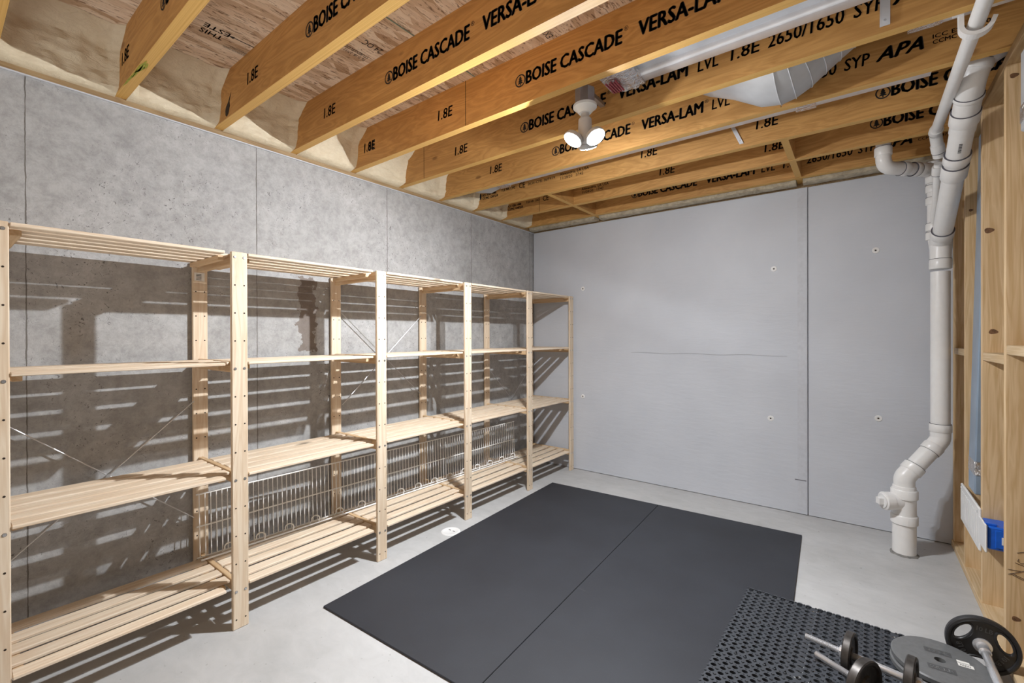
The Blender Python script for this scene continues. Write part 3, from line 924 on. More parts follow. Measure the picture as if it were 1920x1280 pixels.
# wye: body, then the slanting branch
w0, w1 = Vector((0.400, 3.746, 1.895)), Vector((0.400, 2.865, 2.420))
wd = (w1 - w0).normalized()
wy = MB().tube(rounded([Vector((0.400, 3.748, 1.86)), w0, w0 + wd * 0.10], 0.1), 0.050, 28)
wy.build('wye', 'pvc', D)
coupling(D, w0 + wd * 0.085, wd, 0.0535, 0.055)
pipe(D, [w0 + wd * 0.08, w1 - wd * 0.05], RM)
pm = w0.lerp(w1, 0.56)
coupling(D, pm, wd, 0.0535, 0.085)
coupling(D, pm + wd * 0.085, wd, 0.053, 0.050)
rise = [w1 - wd * 0.20, Vector((0.400, 2.800, 2.458)), Vector((0.420, 2.775, 2.525)), Vector((0.500, 2.785, 2.575)), Vector((0.64, 2.80, 2.590)), Vector((1.0, 2.82, 2.60))]
pipe(D, rise, 0.0485, 'elbow', 0.10)
coupling(D, w1 - wd * 0.12, wd, 0.0545, 0.065)
coupling(D, w1 - wd * 0.01, wd, 0.0535, 0.02)
coupling(D, (0.415, 2.780, 2.512), (0.30, -0.30, 1), 0.0545, 0.035)
coupling(D, (0.52, 2.787, 2.579), (0.95, 0.1, 0.2), 0.0545, 0.05)
# printed bar code on the slanting pipe
bc = w0.lerp(w1, 0.735)
fwd = Vector((-0.05, -0.75, -0.65)).normalized()
side = wd.cross(fwd).normalized()
fwd = side.cross(wd).normalized()
if fwd.y > 0: fwd = -fwd
mb = MB()
for i in range(9):
    c = bc + fwd * (RM + 0.0007) + wd * (0.030 - 0.0065 * i)
    h_ = 0.006
    wv = wd * (0.0016 if i % 3 else 0.0026)
    mb.add([c - side * h_ - wv, c + side * h_ - wv, c + side * h_ + wv, c - side * h_ + wv], [(0, 1, 2, 3)])
mb.build('printed_bar_code', 'black_ink', D, 0, o=bc)
# small straight branch, behind
pipe(D, [(0.392, 3.80, 1.82), (0.378, 3.792, 1.92), (0.374, 3.788, 2.02), (0.374, 3.788, 2.32)], 0.031, 'pipe', 0.06)
for z in (1.945, 2.0, 2.16, 2.235):
    coupling(D, (0.374, 3.788, z), (0, 0, 1), 0.038, 0.045)
# sanitary tee and the elbow from the joist bay
MB().lathe([(0.040, 0.0), (0.040, 0.13)], (0.374, 3.788, 2.27), (0, 0, 1), 28).build('tee', 'pvc', D)
h0, h1 = Vector((0.374, 3.788, 2.350)), Vector((0.125, 3.535, 2.350))
hd = (h1 - h0).normalized()
coupling(D, h0 + hd * 0.085, hd, 0.043, 0.06)
coupling(D, h0 + hd * 0.135, hd, 0.0435, 0.035)
pipe(D, [h0, h1 - hd * 0.04], 0.0365)
coupling(D, h0 + hd * 0.215, hd, 0.043, 0.045)
pipe(D, [h1 - hd * 0.12, h1, h1 + Vector((0, 0, 0.12))], 0.0385, 'elbow', 0.075)
coupling(D, h1 + Vector((0, 0, 0.095)), (0, 0, 1), 0.0435, 0.05)
pipe(D, [h1 + Vector((0, 0, 0.08)), h1 + Vector((0, 0, 0.36))], 0.0365)
# thin vent leg under the long pipe
pipe(D, [(0.362, 3.47, 2.30), (0.366, 3.55, 2.22), (0.370, 3.66, 2.10), (0.374, 3.775, 2.02)], 0.019, 'pipe', 0.1)
coupling(D, (0.363, 3.50, 2.27), (0.03, 0.7, -0.7), 0.0265, 0.05)

pipe(D, [(0.331, 0.9, 2.443), (0.335, 3.285, 2.430)], 0.0235)
coupling(D, (0.335, 3.30, 2.430), (0, 1, 0), 0.0295, 0.05)
pipe(D, [(0.335, 3.29, 2.430), (0.338, 3.345, 2.426), (0.362, 3.44, 2.330)], 0.0265, 'elbow', 0.04)
coupling(D, (0.353, 3.405, 2.366), (0.20, 0.7, -0.72), 0.0300, 0.045)

J = thing('pipe_hanger', 'white plastic hook hanger holding the long pipe under the joist at top right', 'hanger', (0.335, 2.22, 2.41))
yh = 2.255
mb = MB()
arc = []
for i in range(15):
    a = R_(178 + 158 * i / 14)
    arc.append((0.334 + 0.040 * math.cos(a), 2.432 + 0.038 * math.sin(a)))
arc = [(0.293, 2.538), (0.293, 2.50)] + arc + [(0.378, 2.437)]
pv = []
for i, (x, z) in enumerate(arc):
    a_ = Vector(arc[max(i - 1, 0)]); b_ = Vector(arc[min(i + 1, len(arc) - 1)])
    tn = (b_ - a_).normalized(); nn = Vector((-tn.y, tn.x))
    pv.append((Vector((x, z)) + nn * 0.0065, Vector((x, z)) - nn * 0.0065))
vs = []
for p, q in pv:
    vs += [(p.x, yh - 0.018, p.y), (q.x, yh - 0.018, q.y), (q.x, yh + 0.018, q.y), (p.x, yh + 0.018, p.y)]
fs = []
for i in range(len(pv) - 1):
    for k in range(4):
        fs.append((4 * i + k, 4 * i + (k + 1) % 4, 4 * i + 4 + (k + 1) % 4, 4 * i + 4 + k))
fs += [(0, 1, 2, 3), (len(vs) - 4, len(vs) - 3, len(vs) - 2, len(vs) - 1)]
mb.add(vs, fs)
mb.build('hook', 'pvc', J)
MB().box(0.270, 0.300, yh - 0.030, yh - 0.012, 2.47, 2.54).build('nail_plate', 'pvc', J)
MB().lathe([(0.005, 0), (0.004, 0.003)], (0.285, yh - 0.030, 2.485), (0, -1, 0), 8).build('nail', 'zinc', J)

# ------------------------------------------------------------------ stud wall
SW = 0.089
struct_y = [2.675, 3.11, 3.545, 3.925]
sl_ = ['wall stud at the right edge, scribbled on in black', 'wall stud behind the blue box, second from the right edge',
       'wall stud partly behind the white grille, third from the right edge', 'wall stud against the back wall, beside the drain stack']
pl = tag(MB().box(XS - 0.006, XS + 0.128, 0.4, 3.966, 0.0, 0.038).build('bottom_plate', 'block_lumber', None, 0.002, o=(XS, 3.0, 0)),
         'rough flat board on the floor under the wall studs', 'lumber')
tag(MB().box(XS - 0.002, XS + SW + 0.02, 0.4, 3.966, ZJ - 0.038, ZJ).build('top_plate', 'plate_lumber', None, 0.002, o=(XS, 3.0, ZJ)),
    'flat board on top of the wall studs, against the joists', 'lumber')
for i, y in enumerate(struct_y):
    wdt = 0.14
    st_ = thing('wall_stud', sl_[i], 'stud', (XS, y, 0.038), 'studs of the right wall')
    mb = MB().box(XS, XS + wdt - 0.01, y, y + 0.038, 0.038, ZJ - 0.038)
    for kx, kz, kr in {0: ((0.508, 0.190, 0.013), (0.502, 2.383, 0.013)), 1: ((0.516, 1.352, 0.016), (0.502, 1.838, 0.017)), 2: ((0.502, 2.03, 0.009),), 3: ()}[i]:
        kn_ = []
        for q in range(16):
            a = 2 * PI * q / 16
            rr_ = kr * (1 + 0.12 * math.sin(3 * a + kx * 90))
            kn_.append((kx + rr_ * math.cos(a), y - 0.0006, kz + rr_ * 0.75 * math.sin(a)))
        mb.prism(kn_, (0, 0.0008, 0), 1)
    mb.build('post', ['stud_lumber', 'knot_brown'], st_, 0.004, o=(XS, y, 0.038))
    if i == 0:
        yf = y - 0.001
        for pts in (((0.51, 0.478), (0.53, 0.487), (0.57, 0.482)), ((0.485, 0.405), (0.52, 0.407)), ((0.486, 0.385), (0.53, 0.41)), ((0.492, 0.388), (0.54, 0.368)),
                    ((0.50, 0.39), (0.53, 0.378), (0.545, 0.377)), ((0.515, 0.455), (0.512, 0.445), (0.52, 0.438), (0.535, 0.442)), ((0.505, 0.437), (0.53, 0.430))):
            MB().tube([(a, yf, b - 0.02) for a, b in pts], 0.0008, 6).build('pen_mark', 'black_ink', st_)
bk = ['pale wood block between the studs beside the drain stack, at half height', 
      'pale wood block between the blue box stud and the scribbled stud, at half height', 'pale wood block at the right edge, set at half height']
for i, (y0, y1, z) in enumerate(((3.583, 3.925, 1.255), (2.713, 3.110, 1.252), (2.2, 2.675, 1.295))):
    x0 = XS + 0.001
    o = MB().box(x0, XS + 0.085, y0, y1, z - 0.038, z).build('stud_block', 'block_lumber', None, 0.002, o=(XS, y0, z))
    tag(o, bk[i], 'blocking', 'wood blocks between the wall studs')

# sheet metal riser between two studs
d = thing('wall_duct', 'bluish sheet metal duct standing between two wall studs', 'duct', (0.54, 3.4, 0.4))
def q4(x0, y0, y1, z):
    return [(x0, y0, z), (x0 + 0.085, y0, z), (x0 + 0.085, y1, z), (x0, y1, z)]
def qbox(mb, a, b):
    mb.add(a + b, [(0, 3, 2, 1), (4, 5, 6, 7), (0, 1, 5, 4), (1, 2, 6, 5), (2, 3, 7, 6), (3, 0, 4, 7)])
    return mb
qbox(MB(), q4(0.487, 3.34, 3.50, 0.66), q4(0.526, 3.34, 3.50, 2.42)).build('riser', 'blue_cast_metal', d, 0.006)
qbox(MB(), q4(0.4845, 3.335, 3.505, 0.60), q4(0.4865, 3.335, 3.505, 0.675)).build('foil_tape', 'foil', d, 0.004)
qbox(MB(), q4(0.486, 3.34, 3.50, 0.50), q4(0.486, 3.34, 3.50, 0.605)).build('boot', 'blue_cast_metal', d, 0.006)
d = thing('wall_duct', 'sliver of a grey metal duct near the ceiling at the right edge', 'duct', (0.53, 2.5, 2.0))
qbox(MB(), q4(0.489, 2.42, 2.52, 2.10), q4(0.489, 2.42, 2.52, 2.40)).build('riser', 'duct_grey', d, 0.006)
qbox(MB(), q4(0.4875, 2.417, 2.523, 2.13), q4(0.4875, 2.417, 2.523, 2.20)).build('foil_tape', 'foil', d, 0.004)

# white return grille and the blue outlet box
g_ = thing('vent_grille', 'white slotted vent grille fixed low across two wall studs', 'vent', (0.465, 3.36, 0.28))
mb = MB().box(0.468, XS, 3.115, 3.60, 0.285, 0.492)
mb.build('frame', 'white_plastic', g_, 0.004)
mb = MB()
for i in range(11):
    y = 3.165 + i * 0.0385
    mb.box(0.4655, 0.4685, y, y + 0.030, 0.318, 0.460)
mb.build('louvres', 'white_plastic', g_, 0.001)
for yy in (3.14, 3.58):
    MB().lathe([(0.005, 0), (0.004, 0.003)], (0.468, yy, 0.47), (-1, 0, 0), 8).build('screw', 'zinc', g_)
o_ = thing('outlet_box', 'blue plastic outlet box with white cover plate, fixed to a wall stud', 'outlet box', (0.5, 3.03, 0.34))
MB().box(0.475, 0.56, 2.975, 3.108, 0.350, 0.455).build('box', 'blue_plastic', o_, 0.006)
MB().box(0.500, 0.56, 2.971, 2.976, 0.362, 0.443).build('rib', 'blue_plastic', o_, 0.002)
MB().box(0.466, 0.474, 2.965, 3.10, 0.335, 0.462).build('cover_plate', 'white_plastic', o_, 0.003)
MB().box(0.470, 0.51, 2.992, 3.01, 0.455, 0.465).build('tab', 'blue_plastic', o_, 0.002)
mb = MB().box(0.520, 0.556, 2.9695, 2.9712, 0.382, 0.416)
for i in range(6):
    mb.box(0.531, 0.553, 2.9690, 2.9696, 0.386 + 0.0045 * i, 0.3885 + 0.0045 * i, 1)
mb.build('bar_code_label', ['paper_white', 'black_ink'], o_)

# ------------------------------------------------------------------ shelving unit
SY = [0.135, 0.876, 1.654, 2.408, 3.188, 3.903]
XF, XR = -2.250, -2.738          # front faces of the front and rear uprights
PW, PTK, PH = 0.068, 0.018, 1.727
LV = [0.200, 0.707, 1.222, 1.726]
shelf_unit = thing('shelving_unit', 'long pale pine shelving unit of five bays along the concrete wall', 'shelves', (-2.5, 2.0, 0))
def upright(k, xf, nm, front):
    y = SY[k]
    mb = MB().box(xf - PTK, xf, y - PW / 2, y + PW / 2, 0.0, PH)
    ob = mb.build('upright', 'pine_upright', shelf_unit, 0.003, o=(xf, y, 0))
    hm = MB(); sm_ = MB()
    ns = 0
    for i in range(14):
        z = LV[0] - 0.028 + (i - 1) * 0.1275
        if z < 0.02 or z > PH - 0.005:
            continue
        lev = any(abs(z - (l - 0.028)) < 0.03 for l in LV)
        for s_ in (-1, 1):
            c = (xf + 0.0003, y + s_ * 0.0195, z)
            if lev and front:
                sm_.lathe([(0.0058, 0.0), (0.0050, 0.002), (0.002, 0.0022), (0.0018, 0.001)], c, (1, 0, 0), 12, 0, True)
                sm_.lathe([(0.0062, 0.0), (0.0062, 0.0006)], c, (1, 0, 0), 12, 1)
            else:
                hm.lathe([(0.0036, -0.002), (0.0036, 0.0004)], c, (1, 0, 0), 10)
    hm.build('peg_holes', 'hole_dark', ob, 0, o=(xf, y, 0.9))
    if sm_.v:
        sm_.build('bolt_heads', ['zinc', 'hole_dark'], ob, 0, o=(xf, y, 0.9))
    return ob
for k in range(6):
    upright(k, XF, 'front', True)
    r = upright(k, XR, 'rear', False)
    if k == 1:
        mb = MB().box(XR - 0.0002, XR + 0.0008, SY[1] - 0.026, SY[1] + 0.020, 1.630, 1.674)
        for i in range(5):
            mb.box(XR + 0.0008, XR + 0.001, SY[1] - 0.018, SY[1] + 0.006, 1.636 + i * 0.007, 1.639 + i * 0.007, 1)
        mb.build('paper_label', ['paper_white', 'black_ink'], r)
    for l in LV:
        MB().box(XR, XF - PTK, SY[k] - 0.011, SY[k] + 0.011, l - 0.050, l + 0.001).build('cross_rail', 'pine_rail', shelf_unit, 0.002, o=(-2.5, SY[k], l))
SL = [(-2.303, -2.246), (-2.395, -2.332), (-2.488, -2.424), (-2.581, -2.517), (-2.676, -2.610)]
for b in range(5):
    for li, l in enumerate(LV):
        y0, y1 = SY[b] + 0.0125, SY[b + 1] - 0.0125
        mb = MB()
        for i, (xa, xb) in enumerate(SL):
            e = 0.023 if i == 0 else 0.002
            e1 = 0.048 if i == 0 else 0.002
            jz = random.uniform(-0.0012, 0.0012)
            mb.box(xa, xb, y0 + e, y1 - e1, l - 0.013 + jz, l + jz)
        sh = mb.build('shelf', 'pine_slat', shelf_unit, 0.0025, o=(-2.45, (y0 + y1) / 2, l))
        for yy in (y0 + 0.028, y1 - 0.055):
            MB().box(-2.670, -2.312, yy, yy + 0.028, l - 0.036, l - 0.0145).build('cleat', 'pine_rail', sh, 0.002, o=(-2.5, yy, l))
def brace(b, za, zb):
    ya, yb = SY[b] + 0.034, SY[b + 1] - 0.034
    x = XR + 0.004
    for z0, z1, dx in ((za, zb, 0.0), (zb, za, 0.006)):
        MB().tube([(x + dx, ya, z0), (x + dx, (ya + yb) / 2, (z0 + z1) / 2), (x + dx, yb, z1)], 0.0026, 8).build('brace_rod', 'zinc', shelf_unit, 0, o=(x, ya, z0))
    MB().lathe([(0.009, -0.004), (0.009, 0.010)], (x, (ya + yb) / 2, (za + zb) / 2), (1, 0, 0), 12).build('brace_ring', 'zinc', shelf_unit)
brace(0, 1.005, 0.400)
brace(2, 1.495, 0.880)
brace(4, 1.010, 0.420)

# ------------------------------------------------------------------ white wire closet shelf standing on the lowest shelf
wsx = lambda y, z: -2.655 + (y - 0.83) / 2.52 * 0.115 - (z - 0.2) * 0.03
ws = thing('wire_shelf', 'long white wire closet shelf standing on edge along the lowest pine shelf', 'wire shelf', (-2.58, 2.0, 0.203))
YA, YZ = 0.83, 3.345
Z0, Z1 = 0.214, 0.535
for z, r in ((Z1, 0.0040), (0.372, 0.0040), (Z0, 0.0040)):
    MB().tube([(wsx(YA, z), YA, z), (wsx(YZ, z), YZ, z)], r, 8).build('long_wire', 'wire_white', ws)
MB().tube([(wsx(YA, Z0) + 0.028, YA + 0.01, 0.209), (wsx(YZ, Z0) + 0.028, YZ, 0.209)], 0.0050, 8).build('front_wire', 'wire_white', ws)
mb = MB()
nb = 99
for i in range(nb):
    y = YA + 0.012 + (YZ - YA - 0.024) * i / (nb - 1)
    mb.tube([(wsx(y, Z1) + 0.004, y, Z1 + 0.002), (wsx(y, Z0) + 0.004, y, Z0)], 0.0023, 6)
mb.build('cross_wires', 'wire_white', ws)
i = 0
y = YA + 0.14
while y < YZ:
    xb = wsx(y, Z0)
    pts = [(xb + 0.004, y - 0.03, 0.210)]
    for k in range(9):
        a = R_(200 - 220 * k / 8)
        pts.append((xb + 0.018 + 0.010 * math.cos(a), y + 0.022 * math.cos(a) * 0.9, 0.232 + 0.020 * math.sin(a)))
    pts.append((xb + 0.030, y + 0.012, 0.209))
    MB().tube(pts, 0.0036, 8).build('rod_hook', 'wire_white', ws)
    y += 0.155

# ------------------------------------------------------------------ rubber mats on the floor
mrot = 0.0405
def mat_pt(x, y):
    return (x, y)
cA, cB, cC = Vector((-2.190, 3.446)), Vector((-0.294, 3.537)), Vector((-2.090, 1.187))
ex = (cB - cA).normalized()
ey = (cC - cA).normalized()
def mat_piece(label, a0, a1, ln):
    mb = MB()
    p = [cA + ex * a0, cA + ex * a1, cA + ex * a1 + ey * ln, cA + ex * a0 + ey * ln]
    mb.prism([(q.x, q.y, 0.0005) for q in p], (0, 0, 0.0095))
    o = mb.build('rubber_mat', 'rubber_sheet', None, 0.0015, o=(p[0].x, p[0].y, 0))
    return tag(o, label, 'mat', 'flat black rubber mats')
mat_piece('flat black rubber mat, the left one beside the shelving unit', 0.0, 0.9525, 2.262)
mat_piece('flat black rubber mat, the right one, partly under the perforated mat', 0.9555, 1.899, 2.262)

# perforated mat
px0, py1 = -0.452, 2.603
pu = Vector((0.9999, -0.012)); pv_ = Vector((-0.033, -0.9994))
pitch = 0.0352
NXC, NYC = 20, 34
zb_, zt = 0.0105, 0.0225
mb = MB(); vs = []; fs = []
def W2(a, b, z):
    q = Vector((px0, py1)) + pu * a + pv_ * b
    return (q.x, q.y, z)
SEG = 12
sq = []
for k in range(SEG):
    a = 2 * PI * k / SEG
    c_, s_ = math.cos(a), math.sin(a)
    m_ = max(abs(c_), abs(s_))
    sq.append((c_ / m_ * 0.5, s_ / m_ * 0.5))
acc_x = [0.0]
for i in range(NXC):
    acc_x.append(acc_x[-1] + pitch + (0.012 if i % 8 == 7 else 0))
acc_y = [0.0]
for j in range(NYC):
    acc_y.append(acc_y[-1] + pitch * 0.97 + (0.012 if j % 8 == 7 else 0))
for i in range(NXC):
    for j in range(NYC):
        cx_, cy_ = acc_x[i] + pitch / 2, acc_y[j] + pitch * 0.97 / 2
        gx, gy = acc_x[i + 1] - acc_x[i], acc_y[j + 1] - acc_y[j]
        b = len(vs)
        for k in range(SEG):
            sx_, sy_ = sq[k]
            ox = acc_x[i] if sx_ < -0.499 else (acc_x[i + 1] if sx_ > 0.499 else cx_ + sx_ * pitch)
            oy = acc_y[j] if sy_ < -0.499 else (acc_y[j + 1] if sy_ > 0.499 else cy_ + sy_ * pitch * 0.97)
            vs.append(W2(ox, oy, zt))
            a = 2 * PI * k / SEG
            vs.append(W2(cx_ + 0.0112 * math.cos(a), cy_ + 0.0090 * math.sin(a), zt))
            vs.append(W2(cx_ + 0.0112 * math.cos(a), cy_ + 0.0090 * math.sin(a), zb_))
        for k in range(SEG):
            n_ = (k + 1) % SEG
            fs.append((b + 3 * k, b + 3 * n_, b + 3 * n_ + 1, b + 3 * k + 1))
            fs.append((b + 3 * k + 1, b + 3 * n_ + 1, b + 3 * n_ + 2, b + 3 * k + 2))
mb.add(vs, fs)
TX, TY = acc_x[-1], acc_y[-1]
for (a0, b0_, a1, b1_) in ((0, 0, TX, 0), (TX, 0, TX, TY), (TX, TY, 0, TY), (0, TY, 0, 0)):
    mb.add([W2(a0, b0_, zb_), W2(a1, b1_, zb_), W2(a1, b1_, zt), W2(a0, b0_, zt)], [(0, 1, 2, 3)])
for i in range(NXC + 1):
    for j in range(NYC + 1):
        q = W2(acc_x[i], acc_y[j], zt)
        mb.lathe([(0.0048, 0.0), (0.0040, 0.0028)], q, (0, 0, 1), 6, 0, False)
        if i < NXC:
            q = W2(acc_x[i] + pitch / 2, acc_y[j], zt)
            mb.lathe([(0.0030, 0.0), (0.0024, 0.0024)], q, (0, 0, 1), 6, 0, False)
for i in range(NXC):
    mb.lathe([(0.0135, 0.0), (0.0125, zt - zb_)], W2(acc_x[i] + pitch / 2, 0.0, zb_), (0, 0, 1), 12, 0, False)
pm_ = mb.build('perforated_mat', 'rubber_ring', None, 0, o=(px0, py1, 0))
tag(pm_, 'black rubber mat full of round holes, lying under the dumbbells', 'mat')

# ------------------------------------------------------------------ floor drain cover and pipe collar
dr = thing('floor_cleanout', 'round white cleanout cover set in the floor beside the black mat', 'drain cover', (-2.207, 2.178, 0))
MB().lathe([(0.066, 0.0), (0.064, 0.004), (0.055, 0.0055), (0.052, 0.0035), (0.0005, 0.0040)], (-2.207, 2.178, 0.0), (0, 0, 1), 32, cap=False).build('cover', 'white_plastic', dr)
mb = MB()
for a in (30, 150):
    mb.box(-2.207 + 0.022 * math.cos(R_(a)) - 0.010, -2.207 + 0.022 * math.cos(R_(a)) + 0.010, 2.178 + 0.022 * math.sin(R_(a)) - 0.003, 2.178 + 0.022 * math.sin(R_(a)) + 0.003, 0.0035, 0.0047)
mb.build('slot', 'hole_dark', dr)
mb = MB()
n = 30
vs, fs = [], []
for i in range(n):
    a = 2 * PI * i / n
    ro = 0.070 + 0.012 * noise.noise(Vector((math.cos(a) * 3, math.sin(a) * 3, 2)))
    vs += [(b0.x + 0.056 * math.cos(a), b0.y + 0.056 * math.sin(a), 0.010), (b0.x + ro * math.cos(a), b0.y + ro * math.sin(a), 0.0005)]
for i in range(n):
    j = (i + 1) % n
    fs.append((2 * i, 2 * i + 1, 2 * j + 1, 2 * j))
mb.add(vs, fs, 0, True)
tag(mb.build('mortar_collar', 'mortar_grey', None, 0, o=(b0.x, b0.y, 0)), 'rough ring of mortar around the drain stack at the floor', 'mortar')

# ------------------------------------------------------------------ weights
def rim_plate(parent, c, ax, r, th, mat, bore=0.014, name='weight_plate'):
    c = Vector(c); ax = Vector(ax).normalized()
    h = th / 2
    prof = [(bore, -h * 0.9), (bore * 2.2, -h * 0.9), (bore * 2.4, -h * 0.45), (r * 0.80, -h * 0.45), (r * 0.84, -h * 0.95), (r * 0.96, -h), (r, -h * 0.75),
            (r, h * 0.75), (r * 0.96, h), (r * 0.84, h * 0.95), (r * 0.80, h * 0.45), (bore * 2.4, h * 0.45), (bore * 2.2, h * 0.9), (bore, h * 0.9)]
    mb = MB().lathe(prof + [prof[0]], c, ax, 44, cap=False)
    return mb.build(name, mat, parent, 0, o=c)
def thread(mb, a, b, r, pitch_=0.004):
    a, b = Vector(a), Vector(b); L = (b - a).length; ax = (b - a).normalized()
    n = int(L / pitch_); prof = []
    for i in range(n):
        prof += [(r, i * pitch_), (r * 0.86, (i + 0.5) * pitch_)]
    prof.append((r, n * pitch_))
    mb.lathe(prof, a, ax, 16)
def dumbbell(label, p0, axis, length, plates, zc):
    axis = Vector(axis).normalized(); p0 = Vector(p0)
    t_ = thing('dumbbell', label, 'dumbbell', (p0.x, p0.y, 0.0225))
    for s0, s1 in ((0.0, 0.135), (length - 0.135, length)):
        mb = MB(); thread(mb, p0 + axis * s0, p0 + axis * s1, 0.0115); mb.build('threaded_end', 'chrome', t_)
    MB().lathe([(0.0125, 0.13), (0.0135, 0.134), (0.0135, length - 0.134), (0.0125, length - 0.13)], p0, axis, 24).build('handle', 'chrome', t_)
    for s_, r, th in plates:
        rim_plate(t_, p0 + axis * s_, axis, r, th, 'worn_iron')
    for s_ in (plates[0][0] - 0.022, plates[-1][0] + 0.022):
        MB().lathe([(0.012, -0.008), (0.022, -0.008), (0.022, 0.006), (0.016, 0.010), (0.012, 0.010)], p0 + axis * s_, axis, 10, 0, False).build('nut', 'chrome', t_)
    return t_
dumbbell('far chrome dumbbell with worn iron plates, one resting by the grey plates', (-0.169, 2.185, 0.1085), (0.301, -0.055, 0.0), 0.47, [(0.147, 0.082, 0.026), (0.325, 0.082, 0.028)], 0)
dumbbell('near chrome dumbbell with worn iron plates, cut off by the bottom edge of the photo', (-0.127, 2.082, 0.1115), (0.88, -0.475, 0.0), 0.47, [(0.165, 0.085, 0.030), (0.315, 0.085, 0.030)], 0)

# two grey plates stacked flat
def grey_plate(label, c, tilt, words):
    c = Vector(c)
    t_ = thing('weight_plate', label, 'weight plate', c, 'grey iron weight plates')
    ax = Vector(tilt).normalized()
    r, h = 0.146, 0.0125
    prof = [(0.0165, -h), (r * 0.97, -h), (r, -h * 0.6), (r, h * 0.6), (r * 0.97, h), (0.0165, h)]
    MB().lathe(prof + [prof[0]], c, ax, 56, cap=False).build('disc', 'grey_iron', t_, 0, o=c)
    if words:
        u = Vector((1.0, 0.06, 0)); u = (u - ax * u.dot(ax)).normalized(); w = ax.cross(u)
        for body, du, dv, wd_, cap in words:
            vs, fs = text_mesh(body, 0, 0, wd_, cap, 0.02)
            mb = MB()
            cc_ = c + ax * (h + 0.0012)
            mb.add([cc_ + u * (du + a) + w * (dv + b) for a, b in vs], fs)
            mb.build('raised_lettering', 'pale_iron', t_, 0, o=cc_)
            mb = MB()
            q = [(-0.008, -0.008), (wd_ + 0.008, -0.008), (wd_ + 0.008, cap + 0.008), (-0.008, cap + 0.008)]
            mb.add([c + ax * (h + 0.0006) + u * (du + a) + w * (dv + b) for a, b in q], [(0, 1, 2, 3)])
            mb.build('sunk_panel', 'grey_iron_shaded', t_, 0, o=cc_)
        mb = MB()
        for (a0, a1, b0_, b1_, mi) in ((0.052, 0.088, 0.022, 0.036, 0), (0.052, 0.096, -0.002, 0.019, 0)):
            mb.add([c + ax * (h + 0.0008) + u * a + w * b for a, b in ((a0, b0_), (a1, b0_), (a1, b1_), (a0, b1_))], [(0, 1, 2, 3)], mi)
        for i in range(7):
            a0 = 0.050 + i * 0.0045
            mb.add([c + ax * (h + 0.0011) + u * a + w * b for a, b in ((a0 + 0.008, 0.002), (a0 + 0.010, 0.002), (a0 + 0.010, 0.013), (a0 + 0.008, 0.013))], [(0, 1, 2, 3)], 1)
        mb.build('bar_code_label', ['paper_white', 'black_ink'], t_, 0, o=c)
    return t_
grey_plate('grey iron weight plate lying under the other grey plate', (0.250, 2.382, 0.0392), (0, 0, 1), None)
grey_plate('grey iron weight plate on top, with a white bar code sticker', (0.253, 2.386, 0.0670), (-0.01, 0.0, 1), [('25 LB', -0.030, 0.045, 0.064, 0.017), ('25 LB', -0.036, -0.068, 0.064, 0.017)])

# black grip plate on a chrome bar
bb = thing('barbell', 'chrome bar with a black three-hole grip plate standing beside the wall studs', 'barbell', (0.396, 2.52, 0))
bc_ = Vector((0.391, 2.546, 0.1095))
bx = Vector((0.01, -1.0, 0.0)).normalized()
bu = Vector((1, 0.03, 0)).normalized(); bw = Vector((0, 0, 1))
RB = 0.108
bmh = bmesh.new()
def P3(a, b, h): return bc_ + bu * a + bw * b + bx * h
outer = [(RB * math.cos(2 * PI * i / 60), RB * math.sin(2 * PI * i / 60)) for i in range(60)]
holes = []
for deg in (145, 25, 265):
    hc_ = (0.068 * math.cos(R_(deg)), 0.068 * math.sin(R_(deg)))
    td = R_(deg + 90)
    hp = []
    for i in range(24):
        a = 2 * PI * i / 24
        e1, e2 = 0.042 * math.cos(a), 0.021 * math.sin(a)
        hp.append((hc_[0] + e1 * math.cos(td) + e2 * math.cos(R_(deg)), hc_[1] + e1 * math.sin(td) + e2 * math.sin(R_(deg))))
    holes.append(hp)
edges = []
for loop in [outer] + holes:
    vv = [bmh.verts.new(P3(a, b, 0)) for a, b in loop]
    for i in range(len(vv)):
        edges.append(bmh.edges.new((vv[i], vv[(i + 1) % len(vv)])))
bmesh.ops.triangle_fill(bmh, use_beauty=True, use_dissolve=False, edges=edges)
ext = bmesh.ops.extrude_face_region(bmh, geom=list(bmh.faces))
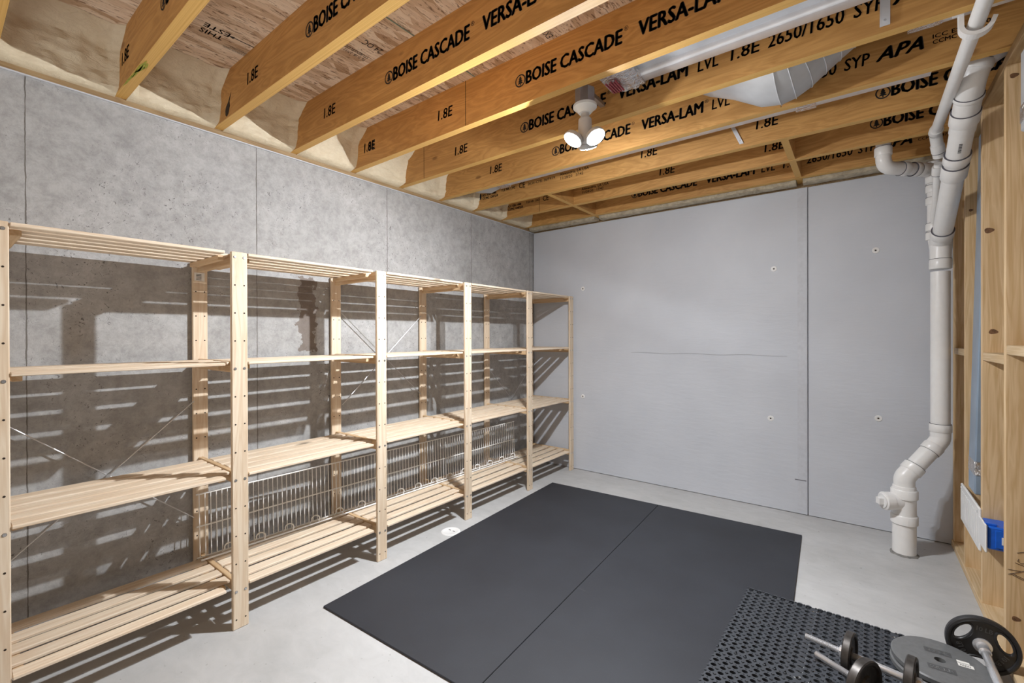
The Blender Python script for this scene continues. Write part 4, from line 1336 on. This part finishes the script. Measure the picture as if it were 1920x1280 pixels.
bmesh.ops.translate(bmh, vec=bx * 0.022, verts=[e for e in ext['geom'] if isinstance(e, bmesh.types.BMVert)])
bmesh.ops.translate(bmh, vec=-bc_ - bx * 0.011, verts=list(bmh.verts))
bmesh.ops.recalc_face_normals(bmh, faces=list(bmh.faces))
me = bpy.data.meshes.new('grip_plate'); bmh.to_mesh(me); bmh.free()
me.materials.append(M['black_rubber_coat'])
gp = bpy.data.objects.new('grip_plate', me); gp.location = bc_; COL.objects.link(gp); put(gp, bb)
bv = gp.modifiers.new('Bevel', 'BEVEL'); bv.width = 0.004; bv.segments = 2; bv.limit_method = 'ANGLE'; bv.angle_limit = R_(50)
mb = MB()
for loop, rr_ in [(outer, 0.008)] + [(h_, 0.0045) for h_ in holes]:
    k_ = 0.93 if loop is outer else 1.0
    pts = [P3(a * k_, b * k_, 0.011) for a, b in loop]
    mb.tube(pts + [pts[0]], rr_, 8, cap=False)
mb.build('raised_rim', 'black_rubber_coat', gp)
for deg in (85, 205, 325):
    vs, fs = text_mesh('10 LB', 0, 0, 0.045, 0.018, 0.02)
    ca, sa = math.cos(R_(deg - 90)), math.sin(R_(deg - 90))
    ox, oz = 0.066 * math.cos(R_(deg)), 0.066 * math.sin(R_(deg))
    mb = MB()
    mb.add([P3(ox + (a - 0.022) * ca - (b - 0.009) * sa, oz + (a - 0.022) * sa + (b - 0.009) * ca, 0.0125) for a, b in vs], fs)
    mb.build('raised_lettering', 'grey_iron', gp)
MB().lathe([(0.030, 0.008), (0.028, 0.016), (0.016, 0.018), (0.015, 0.012)], bc_, bx, 28).build('hub', 'chrome', gp)
MB().lathe([(0.0128, -0.07), (0.0140, -0.06), (0.0140, 0.014), (0.0185, 0.016), (0.0185, 0.06), (0.0140, 0.064), (0.0140, 0.95)], bc_, bx, 24).build('bar', 'chrome', bb)
g2 = gp.copy(); COL.objects.link(g2); g2.location = gp.location + bx * 0.9
for ch in list(gp.children):
    c2 = ch.copy(); COL.objects.link(c2); c2.parent = g2
bpy.context.view_layer.update()
